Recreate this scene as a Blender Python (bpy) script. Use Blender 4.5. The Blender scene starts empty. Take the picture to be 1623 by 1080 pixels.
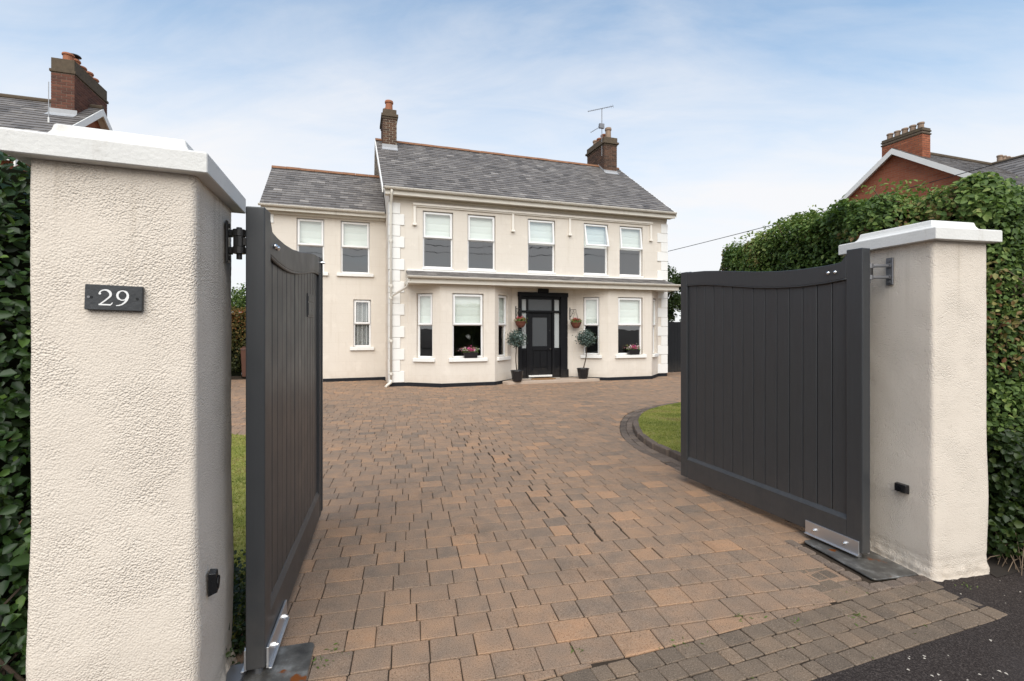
import bpy, bmesh, math, random
import numpy as np
from mathutils import Vector, Matrix, noise as mnoise

random.seed(29); rng = np.random.default_rng(29)
R = math.radians
scene = bpy.context.scene
col = scene.collection

# ------------------------------------------------------------------ camera
CAM_H = 1.7
cam_d = bpy.data.cameras.new('camera'); cam = bpy.data.objects.new('camera', cam_d)
col.objects.link(cam)
cam.location = (0, 0, CAM_H); cam.rotation_euler = (R(90), 0, 0)
cam_d.sensor_width = 36; cam_d.lens = 750 / 1623 * 36
cam_d.shift_y = -19.5 / 1623
cam_d.clip_start = 0.05; cam_d.clip_end = 2000
scene.camera = cam

# ------------------------------------------------------------------ sky
SUN_EL, SUN_AZ = 48, 178          # azimuth: compass direction of the sun, 0 = +Y, clockwise
world = bpy.data.worlds.new('World'); scene.world = world; world.use_nodes = True
nt = world.node_tree; nt.nodes.clear()
def N(t, typ, **kw):
    n = t.nodes.new(typ)
    for k, v in kw.items():
        if k.startswith('i_'): n.inputs[k[2:].replace('_', ' ')].default_value = v
        elif k.startswith('n_'): n.inputs[int(k[2:])].default_value = v
        else: setattr(n, k, v)
    return n
def mathn(t, op, a, b=None, clamp=False):
    n = t.nodes.new('ShaderNodeMath'); n.operation = op; n.use_clamp = clamp
    for i, v in enumerate((a, b)):
        if v is None: continue
        if isinstance(v, (int, float)): n.inputs[i].default_value = v
        else: t.links.new(v, n.inputs[i])
    return n.outputs[0]
sky = N(nt, 'ShaderNodeTexSky', sky_type='NISHITA', sun_disc=False)
sky.sun_elevation = R(SUN_EL); sky.sun_rotation = R(SUN_AZ)
sky.air_density = 1.0; sky.dust_density = 0.4; sky.ozone_density = 3.0
tc = N(nt, 'ShaderNodeTexCoord'); sep = N(nt, 'ShaderNodeSeparateXYZ')
nt.links.new(tc.outputs['Generated'], sep.inputs[0])
zc = mathn(nt, 'MAXIMUM', sep.outputs['Z'], 0.0)
den = mathn(nt, 'ADD', zc, 0.16)
comb = N(nt, 'ShaderNodeCombineXYZ')
nt.links.new(mathn(nt, 'DIVIDE', sep.outputs['X'], den), comb.inputs[0])
nt.links.new(mathn(nt, 'DIVIDE', sep.outputs['Y'], den), comb.inputs[1])
mp = N(nt, 'ShaderNodeMapping'); mp.inputs['Rotation'].default_value = (0, 0, R(25)); mp.inputs['Scale'].default_value = (0.34, 0.95, 1); mp.inputs['Location'].default_value = (3.35, 0.6, 0)
nt.links.new(comb.outputs[0], mp.inputs[0])
n1 = N(nt, 'ShaderNodeTexNoise'); n1.inputs['Scale'].default_value = 1.25; n1.inputs['Detail'].default_value = 10; n1.inputs['Roughness'].default_value = 0.58; n1.inputs['Distortion'].default_value = 0.5
nt.links.new(mp.outputs[0], n1.inputs['Vector'])
n2 = N(nt, 'ShaderNodeTexNoise'); n2.inputs['Scale'].default_value = 3.4; n2.inputs['Detail'].default_value = 9; n2.inputs['Roughness'].default_value = 0.6; n2.inputs['Distortion'].default_value = 0.9
mp2 = N(nt, 'ShaderNodeMapping'); mp2.inputs['Rotation'].default_value = (0, 0, R(-14)); mp2.inputs['Scale'].default_value = (0.45, 1.1, 1); nt.links.new(comb.outputs[0], mp2.inputs[0]); nt.links.new(mp2.outputs[0], n2.inputs['Vector'])
cl = mathn(nt, 'ADD', mathn(nt, 'MULTIPLY', mathn(nt, 'SUBTRACT', n1.outputs['Fac'], 0.44), 1.4), mathn(nt, 'MULTIPLY', mathn(nt, 'SUBTRACT', n2.outputs['Fac'], 0.5), 0.6))
hz = N(nt, 'ShaderNodeMapRange', interpolation_type='SMOOTHSTEP'); hz.inputs['From Min'].default_value = 0.68; hz.inputs['From Max'].default_value = 0.16
nt.links.new(zc, hz.inputs['Value'])
wk = N(nt, 'ShaderNodeMapRange', interpolation_type='SMOOTHSTEP'); wk.inputs['From Min'].default_value = 0.08; wk.inputs['From Max'].default_value = 0.5; wk.inputs['To Min'].default_value = 0.15
nt.links.new(zc, wk.inputs['Value'])
fac = mathn(nt, 'ADD', mathn(nt, 'MULTIPLY', hz.outputs[0], 0.95), mathn(nt, 'MULTIPLY', cl, wk.outputs[0]))
fac = mathn(nt, 'MINIMUM', mathn(nt, 'MAXIMUM', fac, 0.04), 0.97)
mixc = N(nt, 'ShaderNodeMix', data_type='RGBA')
nt.links.new(fac, mixc.inputs['Factor'])
tint = N(nt, 'ShaderNodeMix', data_type='RGBA', blend_type='MULTIPLY'); tint.inputs['Factor'].default_value = 1; tint.inputs['B'].default_value = (0.68, 0.98, 0.97, 1)
nt.links.new(sky.outputs[0], tint.inputs['A']); nt.links.new(tint.outputs['Result'], mixc.inputs['A'])
mixc.inputs['B'].default_value = (4.1, 4.09, 4.16, 1)
bg = N(nt, 'ShaderNodeBackground'); bg.inputs['Strength'].default_value = 0.1
nt.links.new(mixc.outputs['Result'], bg.inputs[0])
wo = N(nt, 'ShaderNodeOutputWorld'); nt.links.new(bg.outputs[0], wo.inputs[0])

# ------------------------------------------------------------------ sun (thin overcast: soft)
sd = bpy.data.lights.new('sun', 'SUN'); sd.energy = 1.9; sd.angle = R(68); sd.color = (1.0, 0.92, 0.81)
so = bpy.data.objects.new('sun', sd); col.objects.link(so)
sv = Vector((math.sin(R(SUN_AZ)) * math.cos(R(SUN_EL)), math.cos(R(SUN_AZ)) * math.cos(R(SUN_EL)), math.sin(R(SUN_EL))))
so.rotation_euler = sv.to_track_quat('Z', 'Y').to_euler(); so.location = sv * 60
vs = scene.view_settings
vs.view_transform = 'Standard'; vs.look = 'None'; vs.gamma = 1; vs.exposure = 1.22; vs.use_curve_mapping = False
scene.cycles.max_bounces = 8; scene.cycles.transparent_max_bounces = 12

# ------------------------------------------------------------------ mesh helpers
class MB:
    def __init__(s): s.v = []; s.f = []; s.a = []
    def add(s, vs_, fs, val=0.0):
        o = len(s.v); s.v.extend(vs_); s.f.extend([tuple(i + o for i in f) for f in fs]); s.a.extend([val] * len(vs_)); return s
    def box(s, x0, x1, y0, y1, z0, z1, val=0.0):
        return s.add([(x0, y0, z0), (x1, y0, z0), (x1, y1, z0), (x0, y1, z0), (x0, y0, z1), (x1, y0, z1), (x1, y1, z1), (x0, y1, z1)],
                     [(0, 3, 2, 1), (4, 5, 6, 7), (0, 1, 5, 4), (1, 2, 6, 5), (2, 3, 7, 6), (3, 0, 4, 7)], val)
    def quad(s, *p, val=0.0): return s.add(list(p), [tuple(range(len(p)))], val)
    def tube(s, pts, r, n=8, cap=True, val=0.0):
        pts = [Vector(p) for p in pts]; rr = r if isinstance(r, (list, tuple)) else [r] * len(pts)
        rings = []; up = Vector((0.13, 0.31, 0.94))
        for i, p in enumerate(pts):
            t = (pts[min(i + 1, len(pts) - 1)] - pts[max(i - 1, 0)]).normalized()
            if abs(t.dot(up)) > 0.97: up = Vector((1, 0.1, 0.05)).normalized()
            a = t.cross(up).normalized(); b = t.cross(a).normalized()
            rings.append([tuple(p + (a * math.cos(q) + b * math.sin(q)) * rr[i]) for q in [2 * math.pi * k / n for k in range(n)]])
        vv = [v for r_ in rings for v in r_]; ff = []
        for i in range(len(pts) - 1):
            for k in range(n):
                ff.append((i * n + k, i * n + (k + 1) % n, (i + 1) * n + (k + 1) % n, (i + 1) * n + k))
        if cap: ff.append(tuple(range(n))[::-1]); ff.append(tuple((len(pts) - 1) * n + k for k in range(n)))
        return s.add(vv, ff, val)
    def lathe(s, prof, n=20, c=(0, 0, 0), val=0.0):
        vv = []; ff = []
        for r_, z in prof:
            for k in range(n):
                q = 2 * math.pi * k / n; vv.append((c[0] + r_ * math.cos(q), c[1] + r_ * math.sin(q), c[2] + z))
        for i in range(len(prof) - 1):
            for k in range(n): ff.append((i * n + k, i * n + (k + 1) % n, (i + 1) * n + (k + 1) % n, (i + 1) * n + k))
        if prof[0][0] > 1e-4: ff.append(tuple(range(n))[::-1])
        if prof[-1][0] > 1e-4: ff.append(tuple((len(prof) - 1) * n + k for k in range(n)))
        return s.add(vv, ff, val)
    def prism(s, poly, z0, z1):          # poly: (x, y) counter-clockwise
        n = len(poly)
        return s.add([(x, y, z0) for x, y in poly] + [(x, y, z1) for x, y in poly],
                     [tuple(range(n))[::-1], tuple(range(n, 2 * n))] + [(i, (i + 1) % n, n + (i + 1) % n, n + i) for i in range(n)])
    def mesh(s, name, mat, smooth=False, attr=None):
        m = bpy.data.meshes.new(name); m.from_pydata(s.v, [], s.f)
        if mat: m.materials.append(mat)
        if smooth: m.polygons.foreach_set('use_smooth', [True] * len(m.polygons))
        if attr:
            at = m.attributes.new(attr, 'FLOAT', 'POINT'); at.data.foreach_set('value', s.a)
        m.update(); return m
    def obj(s, name, mat, parent=None, smooth=False, attr=None, bevel=0, **kw):
        return place(name, s.mesh(name, mat, smooth, attr), parent, bevel=bevel, **kw)
def place(name, me, parent=None, loc=(0, 0, 0), rz=0, bevel=0, seg=1, kind=None, label=None, cat=None, group=None):
    o = bpy.data.objects.new(name, me); col.objects.link(o)
    o.location = loc
    if isinstance(rz, (tuple, list)): o.rotation_euler = rz
    else: o.rotation_euler = (0, 0, rz)
    if parent: o.parent = parent
    if bevel:
        b = o.modifiers.new('bevel', 'BEVEL'); b.width = bevel; b.segments = seg; b.limit_method = 'ANGLE'; b.angle_limit = R(40)
    if kind: o['kind'] = kind
    tag(o, label, cat, group); return o
def tag(o, label=None, cat=None, group=None):
    if label: o['label'] = label
    if cat: o['category'] = cat
    if group: o['group'] = group
    return o
def thing(name, label, cat, loc=(0, 0, 0), rz=0, group=None):
    return place(name, None, None, loc, rz, label=label, cat=cat, group=group)
def copy_tree(o, parent=None, shift=None):
    c = o.copy(); col.objects.link(c); c.parent = parent
    for ch in o.children: copy_tree(ch, c)
    return c

# ------------------------------------------------------------------ materials
def mat(name, base=(0.5, 0.5, 0.5), rough=0.6, spec=0.5, metal=0.0):
    m = bpy.data.materials.new(name); m.use_nodes = True
    b = m.node_tree.nodes['Principled BSDF']
    b.inputs['Base Color'].default_value = (*base, 1); b.inputs['Roughness'].default_value = rough
    b.inputs['Metallic'].default_value = metal; b.inputs['Specular IOR Level'].default_value = spec
    return m
def pos(t, obj=False, scale=None):
    if obj: o = N(t, 'ShaderNodeTexCoord').outputs['Object']
    else: o = N(t, 'ShaderNodeNewGeometry').outputs['Position']
    if scale:
        m = N(t, 'ShaderNodeMapping'); m.inputs['Scale'].default_value = scale; t.links.new(o, m.inputs[0]); o = m.outputs[0]
    return o
def noise(t, vec, scale, detail=4, rough=0.55, dist=0.0):
    n = N(t, 'ShaderNodeTexNoise'); n.inputs['Scale'].default_value = scale; n.inputs['Detail'].default_value = detail
    n.inputs['Roughness'].default_value = rough; n.inputs['Distortion'].default_value = dist
    t.links.new(vec, n.inputs['Vector']); return n.outputs['Fac']
def ramp(t, fac_, stops):
    r = N(t, 'ShaderNodeValToRGB'); e = r.color_ramp.elements
    while len(e) > 1: e.remove(e[-1])
    e[0].position = stops[0][0]; e[0].color = (*stops[0][1], 1)
    for p, c in stops[1:]:
        x = e.new(p); x.color = (*c, 1)
    t.links.new(fac_, r.inputs[0]); return r.outputs[0]
def mixcol(t, fac_, a, b, blend='MIX'):
    m = N(t, 'ShaderNodeMix', data_type='RGBA', blend_type=blend)
    for s_, v in (('Factor', fac_), ('A', a), ('B', b)):
        if isinstance(v, (int, float)): m.inputs[s_].default_value = v
        elif isinstance(v, tuple): m.inputs[s_].default_value = (*v, 1)
        else: t.links.new(v, m.inputs[s_])
    return m.outputs['Result']
def bump(t, b, h, strength, dist):
    n = N(t, 'ShaderNodeBump'); n.inputs['Strength'].default_value = strength; n.inputs['Distance'].default_value = dist
    t.links.new(h, n.inputs['Height'])
    prev = b.inputs['Normal'].links
    if prev: t.links.new(prev[0].from_socket, n.inputs['Normal'])
    t.links.new(n.outputs[0], b.inputs['Normal'])
def T(m): return m.node_tree, m.node_tree.nodes['Principled BSDF']
def ss(t, f, a, b):
    m = N(t, 'ShaderNodeMapRange', interpolation_type='SMOOTHSTEP'); m.inputs['From Min'].default_value = a; m.inputs['From Max'].default_value = b
    t.links.new(f, m.inputs['Value']); return m.outputs[0]

def weathered(name, base, var=0.12, rough=0.75, scale=1.3, bmp=0.25, bscale=60, dirt=(0.3, 0.27, 0.2), dirtamt=0.12, spec=0.4):
    m = mat(name, base, rough, spec); t, b = T(m); p = pos(t)
    f = noise(t, p, scale, 6, 0.6)
    c = mixcol(t, f, tuple(x * (1 - var) for x in base), tuple(min(1, x * (1 + var * .6)) for x in base))
    g = ss(t, noise(t, pos(t, scale=(2.2, 2.2, 0.5)), 2.5, 6, 0.65), 0.56, 0.8)
    c = mixcol(t, mathn(t, 'MULTIPLY', g, dirtamt), c, dirt)
    t.links.new(c, b.inputs['Base Color'])
    if bmp: bump(t, b, noise(t, p, bscale, 4), bmp, 0.004)
    return m
M = {}
def cream_wall():
    m = mat('cream_render', (0.70, 0.63, 0.54), 0.85, 0.3); t, b = T(m); p = pos(t)
    c = mixcol(t, noise(t, p, 0.9, 6, 0.6), (0.615, 0.55, 0.478), (0.69, 0.636, 0.565))
    st = ss(t, noise(t, pos(t, scale=(7, 7, 0.35)), 1.6, 6, 0.65), 0.52, 0.80)
    c = mixcol(t, mathn(t, 'MULTIPLY', st, 0.30), c, (0.46, 0.39, 0.30))
    pt = ss(t, noise(t, p, 2.3, 3, 0.5), 0.60, 0.66)
    c = mixcol(t, mathn(t, 'MULTIPLY', pt, 0.20), c, (0.78, 0.72, 0.64))
    sx = N(t, 'ShaderNodeSeparateXYZ'); t.links.new(p, sx.inputs[0])
    low = mathn(t, 'SUBTRACT', 1.0, ss(t, mathn(t, 'ADD', sx.outputs['Z'], mathn(t, 'MULTIPLY', noise(t, p, 5, 6), 0.6)), 0.25, 0.75))
    c = mixcol(t, mathn(t, 'MULTIPLY', low, 0.28), c, (0.40, 0.32, 0.24))
    po = pos(t, True); so_ = N(t, 'ShaderNodeSeparateXYZ'); t.links.new(po, so_.inputs[0]); cb = N(t, 'ShaderNodeCombineXYZ'); t.links.new(so_.outputs['X'], cb.inputs[0]); t.links.new(so_.outputs['Z'], cb.inputs[1])
    br = N(t, 'ShaderNodeTexBrick'); br.inputs['Scale'].default_value = 1; br.inputs['Brick Width'].default_value = 0.62; br.inputs['Row Height'].default_value = 0.31; br.inputs['Mortar Size'].default_value = 0.006; br.inputs['Mortar Smooth'].default_value = 0.4; t.links.new(cb.outputs[0], br.inputs['Vector'])
    c = mixcol(t, mathn(t, 'MULTIPLY', br.outputs['Fac'], 0.22), c, (0.50, 0.43, 0.34))
    t.links.new(c, b.inputs['Base Color'])
    bump(t, b, noise(t, p, 90, 4), 0.35, 0.004); bump(t, b, mathn(t, 'SUBTRACT', 1.0, br.outputs['Fac']), 0.3, 0.004); bump(t, b, noise(t, p, 6, 4), 0.25, 0.02); return m
M['cream'] = cream_wall()
M['cream_light'] = weathered('pale_cream_paint', (0.80, 0.75, 0.68), 0.05, 0.7, 2.0, 0.15, 60, (0.42, 0.36, 0.27), 0.2)
M['white'] = weathered('white_paint', (0.76, 0.745, 0.715), 0.05, 0.5, 2.0, 0.12, 40, (0.4, 0.38, 0.32), 0.18)
M['cap'] = weathered('weathered_cap_paint', (0.70, 0.685, 0.655), 0.10, 0.75, 5.0, 0.5, 60, (0.34, 0.29, 0.22), 0.6, 0.2)
M['upvc'] = weathered('window_frame_white', (0.80, 0.79, 0.78), 0.03, 0.3, 2.0, 0, 40, (0.5, 0.48, 0.42), 0.10)
M['trim'] = weathered('cream_gutter_paint', (0.68, 0.64, 0.57), 0.10, 0.45, 2.5, 0.1, 40, (0.22, 0.2, 0.13), 0.45)
# roughcast pillars
def roughcast():
    m = mat('roughcast_render', (0.70, 0.63, 0.55), 0.85, 0.3); t, b = T(m); p = pos(t)
    c = mixcol(t, noise(t, p, 2.1, 5), (0.63, 0.55, 0.465), (0.72, 0.64, 0.55))
    st = ss(t, noise(t, pos(t, scale=(3, 3, 0.7)), 3.2, 7, 0.7), 0.58, 0.78)
    c = mixcol(t, mathn(t, 'MULTIPLY', st, 0.25), c, (0.5, 0.42, 0.34))
    sp = ss(t, noise(t, p, 44, 3, 0.8), 0.66, 0.72)
    c = mixcol(t, mathn(t, 'MULTIPLY', sp, 0.55), c, (0.36, 0.29, 0.22))
    pit = ss(t, noise(t, p, 120, 2, 0.6), 0.60, 0.70)
    c = mixcol(t, mathn(t, 'MULTIPLY', pit, 0.28), c, (0.42, 0.35, 0.28))
    # splash dirt near the ground, drip streaks below the cap
    sx = N(t, 'ShaderNodeSeparateXYZ'); t.links.new(p, sx.inputs[0])
    dr = mathn(t, 'MULTIPLY', ss(t, noise(t, pos(t, scale=(16, 16, 0.5)), 1.4, 5, 0.6), 0.48, 0.72), ss(t, sx.outputs['Z'], 1.5, 2.32))
    c = mixcol(t, mathn(t, 'MULTIPLY', dr, 0.38), c, (0.40, 0.33, 0.25))
    low = mathn(t, 'SUBTRACT', 1.0, ss(t, mathn(t, 'ADD', sx.outputs['Z'], mathn(t, 'MULTIPLY', noise(t, p, 14, 5), 0.25)), 0.10, 0.30))
    c = mixcol(t, mathn(t, 'MULTIPLY', low, 0.4), c, (0.28, 0.22, 0.16))
    t.links.new(c, b.inputs['Base Color'])
    vo = N(t, 'ShaderNodeTexVoronoi', feature='SMOOTH_F1'); vo.inputs['Scale'].default_value = 142; vo.inputs['Smoothness'].default_value = 0.35; vo.inputs['Randomness'].default_value = 1
    wob = N(t, 'ShaderNodeVectorMath', operation='ADD'); nz = N(t, 'ShaderNodeTexNoise'); nz.inputs['Scale'].default_value = 55; t.links.new(p, nz.inputs['Vector'])
    sc_ = N(t, 'ShaderNodeVectorMath', operation='SCALE'); sc_.inputs['Scale'].default_value = 0.005; t.links.new(nz.outputs['Color'], sc_.inputs[0])
    t.links.new(p, wob.inputs[0]); t.links.new(sc_.outputs[0], wob.inputs[1]); t.links.new(wob.outputs[0], vo.inputs['Vector'])
    hgt = mathn(t, 'ADD', mathn(t, 'MULTIPLY', vo.outputs['Distance'], -0.9), mathn(t, 'MULTIPLY', noise(t, p, 75, 4, 0.6), 0.35))
    hgt = mathn(t, 'MULTIPLY', hgt, mathn(t, 'ADD', mathn(t, 'MULTIPLY', ss(t, noise(t, p, 3.5, 4, 0.6), 0.35, 0.7), 0.75), 0.3))
    bump(t, b, hgt, 0.85, 0.0075)
    bump(t, b, noise(t, p, 260, 2), 0.3, 0.0015)
    return m
M['roughcast'] = roughcast()
def paint_dark(name, base, rough, spec=0.5):
    m = mat(name, base, rough, spec); t, b = T(m); p = pos(t, True, (1, 1, 0.06))
    f = noise(t, p, 46, 5, 0.6)
    t.links.new(mixcol(t, f, tuple(x * .82 for x in base), tuple(x * 1.2 for x in base)), b.inputs['Base Color'])
    rr = N(t, 'ShaderNodeMapRange'); rr.inputs['To Min'].default_value = rough - .08; rr.inputs['To Max'].default_value = rough + .14
    t.links.new(noise(t, pos(t), 5, 5), rr.inputs['Value']); t.links.new(rr.outputs[0], b.inputs['Roughness'])
    bump(t, b, f, 0.22, 0.002)
    p3 = pos(t); sx = N(t, 'ShaderNodeSeparateXYZ'); t.links.new(p3, sx.inputs[0])
    low = mathn(t, 'SUBTRACT', 1.0, ss(t, mathn(t, 'ADD', sx.outputs['Z'], mathn(t, 'MULTIPLY', mathn(t, 'SUBTRACT', noise(t, p3, 9, 6, 0.7), 0.5), 0.9)), 0.0, 0.55))
    old = b.inputs['Base Color'].links[0].from_socket
    t.links.new(mixcol(t, mathn(t, 'MULTIPLY', low, 0.13), old, (0.16, 0.135, 0.11)), b.inputs['Base Color'])
    return m
M['gate'] = paint_dark('anthracite_gate_paint', (0.036, 0.0378, 0.0405), 0.38)
M['black'] = paint_dark('black_door_paint', (0.006, 0.0063, 0.008), 0.45, 0.2)
M['plinth'] = weathered('black_plinth_paint', (0.014, 0.015, 0.019), 0.3, 0.8, 4, 0.4, 40, (0.10, 0.08, 0.06), 0.3, 0.2)
M['fence'] = paint_dark('dark_fence_stain', (0.016, 0.017, 0.019), 0.8, 0.15)
def brick(name, c1, c2, c3, attr=True):
    m = mat(name, c1, 0.88, 0.25); t, b = T(m); p = pos(t)
    a = N(t, 'ShaderNodeAttribute', attribute_name='pv').outputs['Fac']
    c = ramp(t, mathn(t, 'ADD', a, mathn(t, 'MULTIPLY', mathn(t, 'SUBTRACT', noise(t, p, 9, 4), 0.5), 0.5)), [(0.1, c1), (0.5, c2), (0.95, c3)])
    t.links.new(c, b.inputs['Base Color']); bump(t, b, noise(t, p, 120, 4), 0.4, 0.004); return m
M['brick_brown'] = brick('brown_brick', (0.055, 0.035, 0.026), (0.09, 0.050, 0.034), (0.13, 0.068, 0.042))
M['brick_neigh'] = brick('dark_red_brick', (0.085, 0.040, 0.030), (0.125, 0.052, 0.036), (0.165, 0.070, 0.046))
M['brick_red'] = brick('red_brick', (0.24, 0.075, 0.04), (0.30, 0.10, 0.05), (0.36, 0.13, 0.07))
M['mortar'] = weathered('pale_mortar', (0.40, 0.35, 0.27), 0.2, 0.95, 6, 0.4, 80)
M['mortar_dark'] = weathered('dark_mortar', (0.20, 0.15, 0.115), 0.2, 0.95, 6, 0.4, 80)
M['moss_stone'] = weathered('lichened_stone', (0.105, 0.078, 0.052), 0.5, 0.95, 9, 0.7, 60, (0.15, 0.135, 0.055), 0.7)
M['terracotta'] = weathered('terracotta', (0.34, 0.13, 0.065), 0.35, 0.8, 6, 0.3, 50, (0.12, 0.1, 0.07), 0.6)
M['basket'] = weathered('dark_terracotta', (0.15, 0.05, 0.03), 0.3, 0.8, 8, 0.3, 50)
M['buff_pot'] = weathered('buff_clay', (0.30, 0.21, 0.15), 0.35, 0.85, 6, 0.3, 50, (0.12, 0.1, 0.07), 0.6)
M['ridge'] = weathered('ridge_clay', (0.24, 0.115, 0.06), 0.5, 0.85, 5, 0.4, 50, (0.1, 0.08, 0.05), 0.8)
M['lead'] = weathered('lead_flashing', (0.36, 0.365, 0.375), 0.2, 0.5, 5, 0.1, 30)
def redwall():
    m = mat('red_brick_wall', (0.3, 0.1, 0.05), 0.9, 0.2); t, b = T(m)
    p = pos(t, True)
    sx = N(t, 'ShaderNodeSeparateXYZ'); t.links.new(p, sx.inputs[0])
    cb = N(t, 'ShaderNodeCombineXYZ'); t.links.new(mathn(t, 'ADD', sx.outputs['X'], sx.outputs['Y']), cb.inputs[0]); t.links.new(sx.outputs['Z'], cb.inputs[1])
    br = N(t, 'ShaderNodeTexBrick'); br.inputs['Scale'].default_value = 1; br.inputs['Brick Width'].default_value = 0.23; br.inputs['Row Height'].default_value = 0.077; br.inputs['Mortar Size'].default_value = 0.006
    br.inputs['Color1'].default_value = (0.28, 0.085, 0.045, 1); br.inputs['Color2'].default_value = (0.37, 0.13, 0.07, 1); br.inputs['Mortar'].default_value = (0.26, 0.17, 0.12, 1)
    t.links.new(cb.outputs[0], br.inputs['Vector'])
    t.links.new(mixcol(t, mathn(t, 'MULTIPLY', noise(t, p, 0.9, 5), .5), br.outputs['Color'], (0.22, 0.075, 0.045)), b.inputs['Base Color'])
    bump(t, b, mathn(t, 'SUBTRACT', 1.0, br.outputs['Fac']), 0.5, 0.006); return m
M['red_wall'] = redwall()
def slate():
    m = mat('slate', (0.1, 0.1, 0.11), 0.62, 0.4); t, b = T(m); p = pos(t)
    a = N(t, 'ShaderNodeAttribute', attribute_name='pv').outputs['Fac']
    v = mathn(t, 'ADD', a, mathn(t, 'MULTIPLY', mathn(t, 'SUBTRACT', noise(t, p, 3.5, 6, 0.65), 0.5), 0.7))
    c = ramp(t, v, [(0.08, (0.090, 0.081, 0.076)), (0.42, (0.145, 0.131, 0.123)), (0.72, (0.190, 0.173, 0.160)), (1.0, (0.29, 0.265, 0.245))])
    li = ss(t, noise(t, p, 1.2, 6, 0.7), 0.62, 0.78)
    c = mixcol(t, mathn(t, 'MULTIPLY', li, 0.5), c, (0.15, 0.135, 0.085))
    t.links.new(c, b.inputs['Base Color']); bump(t, b, noise(t, p, 30, 5), 0.4, 0.006); return m
M['slate'] = slate()
def paver(name, src, palette, wetness=0.0):
    m = mat(name, (0.2, 0.15, 0.1), 0.85, 0.15); t, b = T(m); p = pos(t)
    if src == 'obj':
        o = N(t, 'ShaderNodeObjectInfo'); s_ = N(t, 'ShaderNodeSeparateColor'); t.links.new(o.outputs['Color'], s_.inputs[0]); a = s_.outputs[0]
    else: a = N(t, 'ShaderNodeAttribute', attribute_name='pv').outputs['Fac']
    big = mathn(t, 'MULTIPLY', mathn(t, 'SUBTRACT', noise(t, p, 7.5, 2, 0.4), 0.5), 0.85)
    med = mathn(t, 'MULTIPLY', mathn(t, 'SUBTRACT', noise(t, p, 0.55, 3, 0.5), 0.5), 0.35)
    v = mathn(t, 'ADD', mathn(t, 'ADD', a, big), med)
    c = ramp(t, v, palette)
    g = noise(t, p, 150, 3, 0.75)
    c = mixcol(t, ss(t, g, 0.53, 0.72), c, mixcol(t, 0.6, c, (0.42, 0.33, 0.25)))
    c = mixcol(t, mathn(t, 'MULTIPLY', mathn(t, 'SUBTRACT', 1.0, ss(t, g, 0.30, 0.48)), 0.85), c, (0.045, 0.034, 0.026))
    dirt = ss(t, noise(t, p, 1.7, 6, 0.65), 0.50, 0.75)
    c = mixcol(t, mathn(t, 'MULTIPLY', dirt, 0.35), c, (0.085, 0.066, 0.052))
    t.links.new(c, b.inputs['Base Color'])
    bump(t, b, g, 0.55, 0.003); bump(t, b, noise(t, p, 22, 4), 0.35, 0.006); return m
PAL = [(0.02, (0.190, 0.142, 0.108)), (0.3, (0.245, 0.171, 0.121)), (0.55, (0.292, 0.191, 0.127)), (0.75, (0.336, 0.210, 0.131)), (1.0, (0.39, 0.228, 0.134))]
PALS = [(0.05, (0.125, 0.096, 0.073)), (0.5, (0.172, 0.128, 0.093)), (0.95, (0.225, 0.158, 0.108))]
PALK = [(0.05, (0.085, 0.066, 0.055)), (0.5, (0.145, 0.110, 0.088)), (0.95, (0.20, 0.15, 0.115))]
M['paver'] = paver('block_paver', 'obj', PAL); M['paver_far'] = paver('block_paver_far', 'attr', PAL)
M['sett'] = paver('grey_sett', 'obj', PALS); M['kerb'] = paver('edging_block', 'obj', PALK)
def joint():
    m = mat('joint_sand', (0.05, 0.042, 0.033), 0.95, 0.1); t, b = T(m); p = pos(t)
    c = ramp(t, noise(t, p, 2.2, 6, 0.7), [(0.3, (0.026, 0.019, 0.014)), (0.58, (0.055, 0.041, 0.030)), (0.72, (0.09, 0.067, 0.048)), (0.84, (0.06, 0.07, 0.024))])
    t.links.new(c, b.inputs['Base Color']); bump(t, b, noise(t, p, 150, 3), 0.6, 0.004); return m
M['joint'] = joint()
def tarmac():
    m = mat('tarmac', (0.04, 0.035, 0.034), 0.95, 0.12); t, b = T(m); p = pos(t)
    g = noise(t, p, 130, 3, 0.7)
    c = ramp(t, g, [(0.3, (0.018, 0.014, 0.013)), (0.52, (0.040, 0.032, 0.029)), (0.68, (0.095, 0.078, 0.070))])
    c = mixcol(t, mathn(t, 'MULTIPLY', ss(t, noise(t, p, 1.4, 6), 0.5, 0.72), 0.5), c, (0.055, 0.046, 0.044))
    t.links.new(c, b.inputs['Base Color']); bump(t, b, g, 0.9, 0.006); bump(t, b, noise(t, p, 9, 4), 0.3, 0.02)
    return m
M['tarmac'] = tarmac()
def leafmat(name, stops, rough=0.55, trans=0.35):
    m = mat(name, stops[0][1], rough, 0.32); t, b = T(m)
    a = N(t, 'ShaderNodeAttribute', attribute_name='pv').outputs['Fac']
    c = ramp(t, a, stops); t.links.new(c, b.inputs['Base Color'])
    tr = N(t, 'ShaderNodeBsdfTranslucent'); t.links.new(mixcol(t, 0.5, c, (0.12, 0.20, 0.02)), tr.inputs[0])
    mx = N(t, 'ShaderNodeMixShader'); mx.inputs[0].default_value = trans
    t.links.new(b.outputs[0], mx.inputs[1]); t.links.new(tr.outputs[0], mx.inputs[2])
    t.links.new(mx.outputs[0], t.nodes['Material Output'].inputs[0]); return m
GREEN = [(0.0, (0.034, 0.064, 0.018)), (0.4, (0.088, 0.150, 0.036)), (0.72, (0.190, 0.270, 0.066)), (0.9, (0.31, 0.34, 0.11)), (1.0, (0.20, 0.08, 0.04))]
M['leaf'] = leafmat('hedge_leaf', GREEN)
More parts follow.
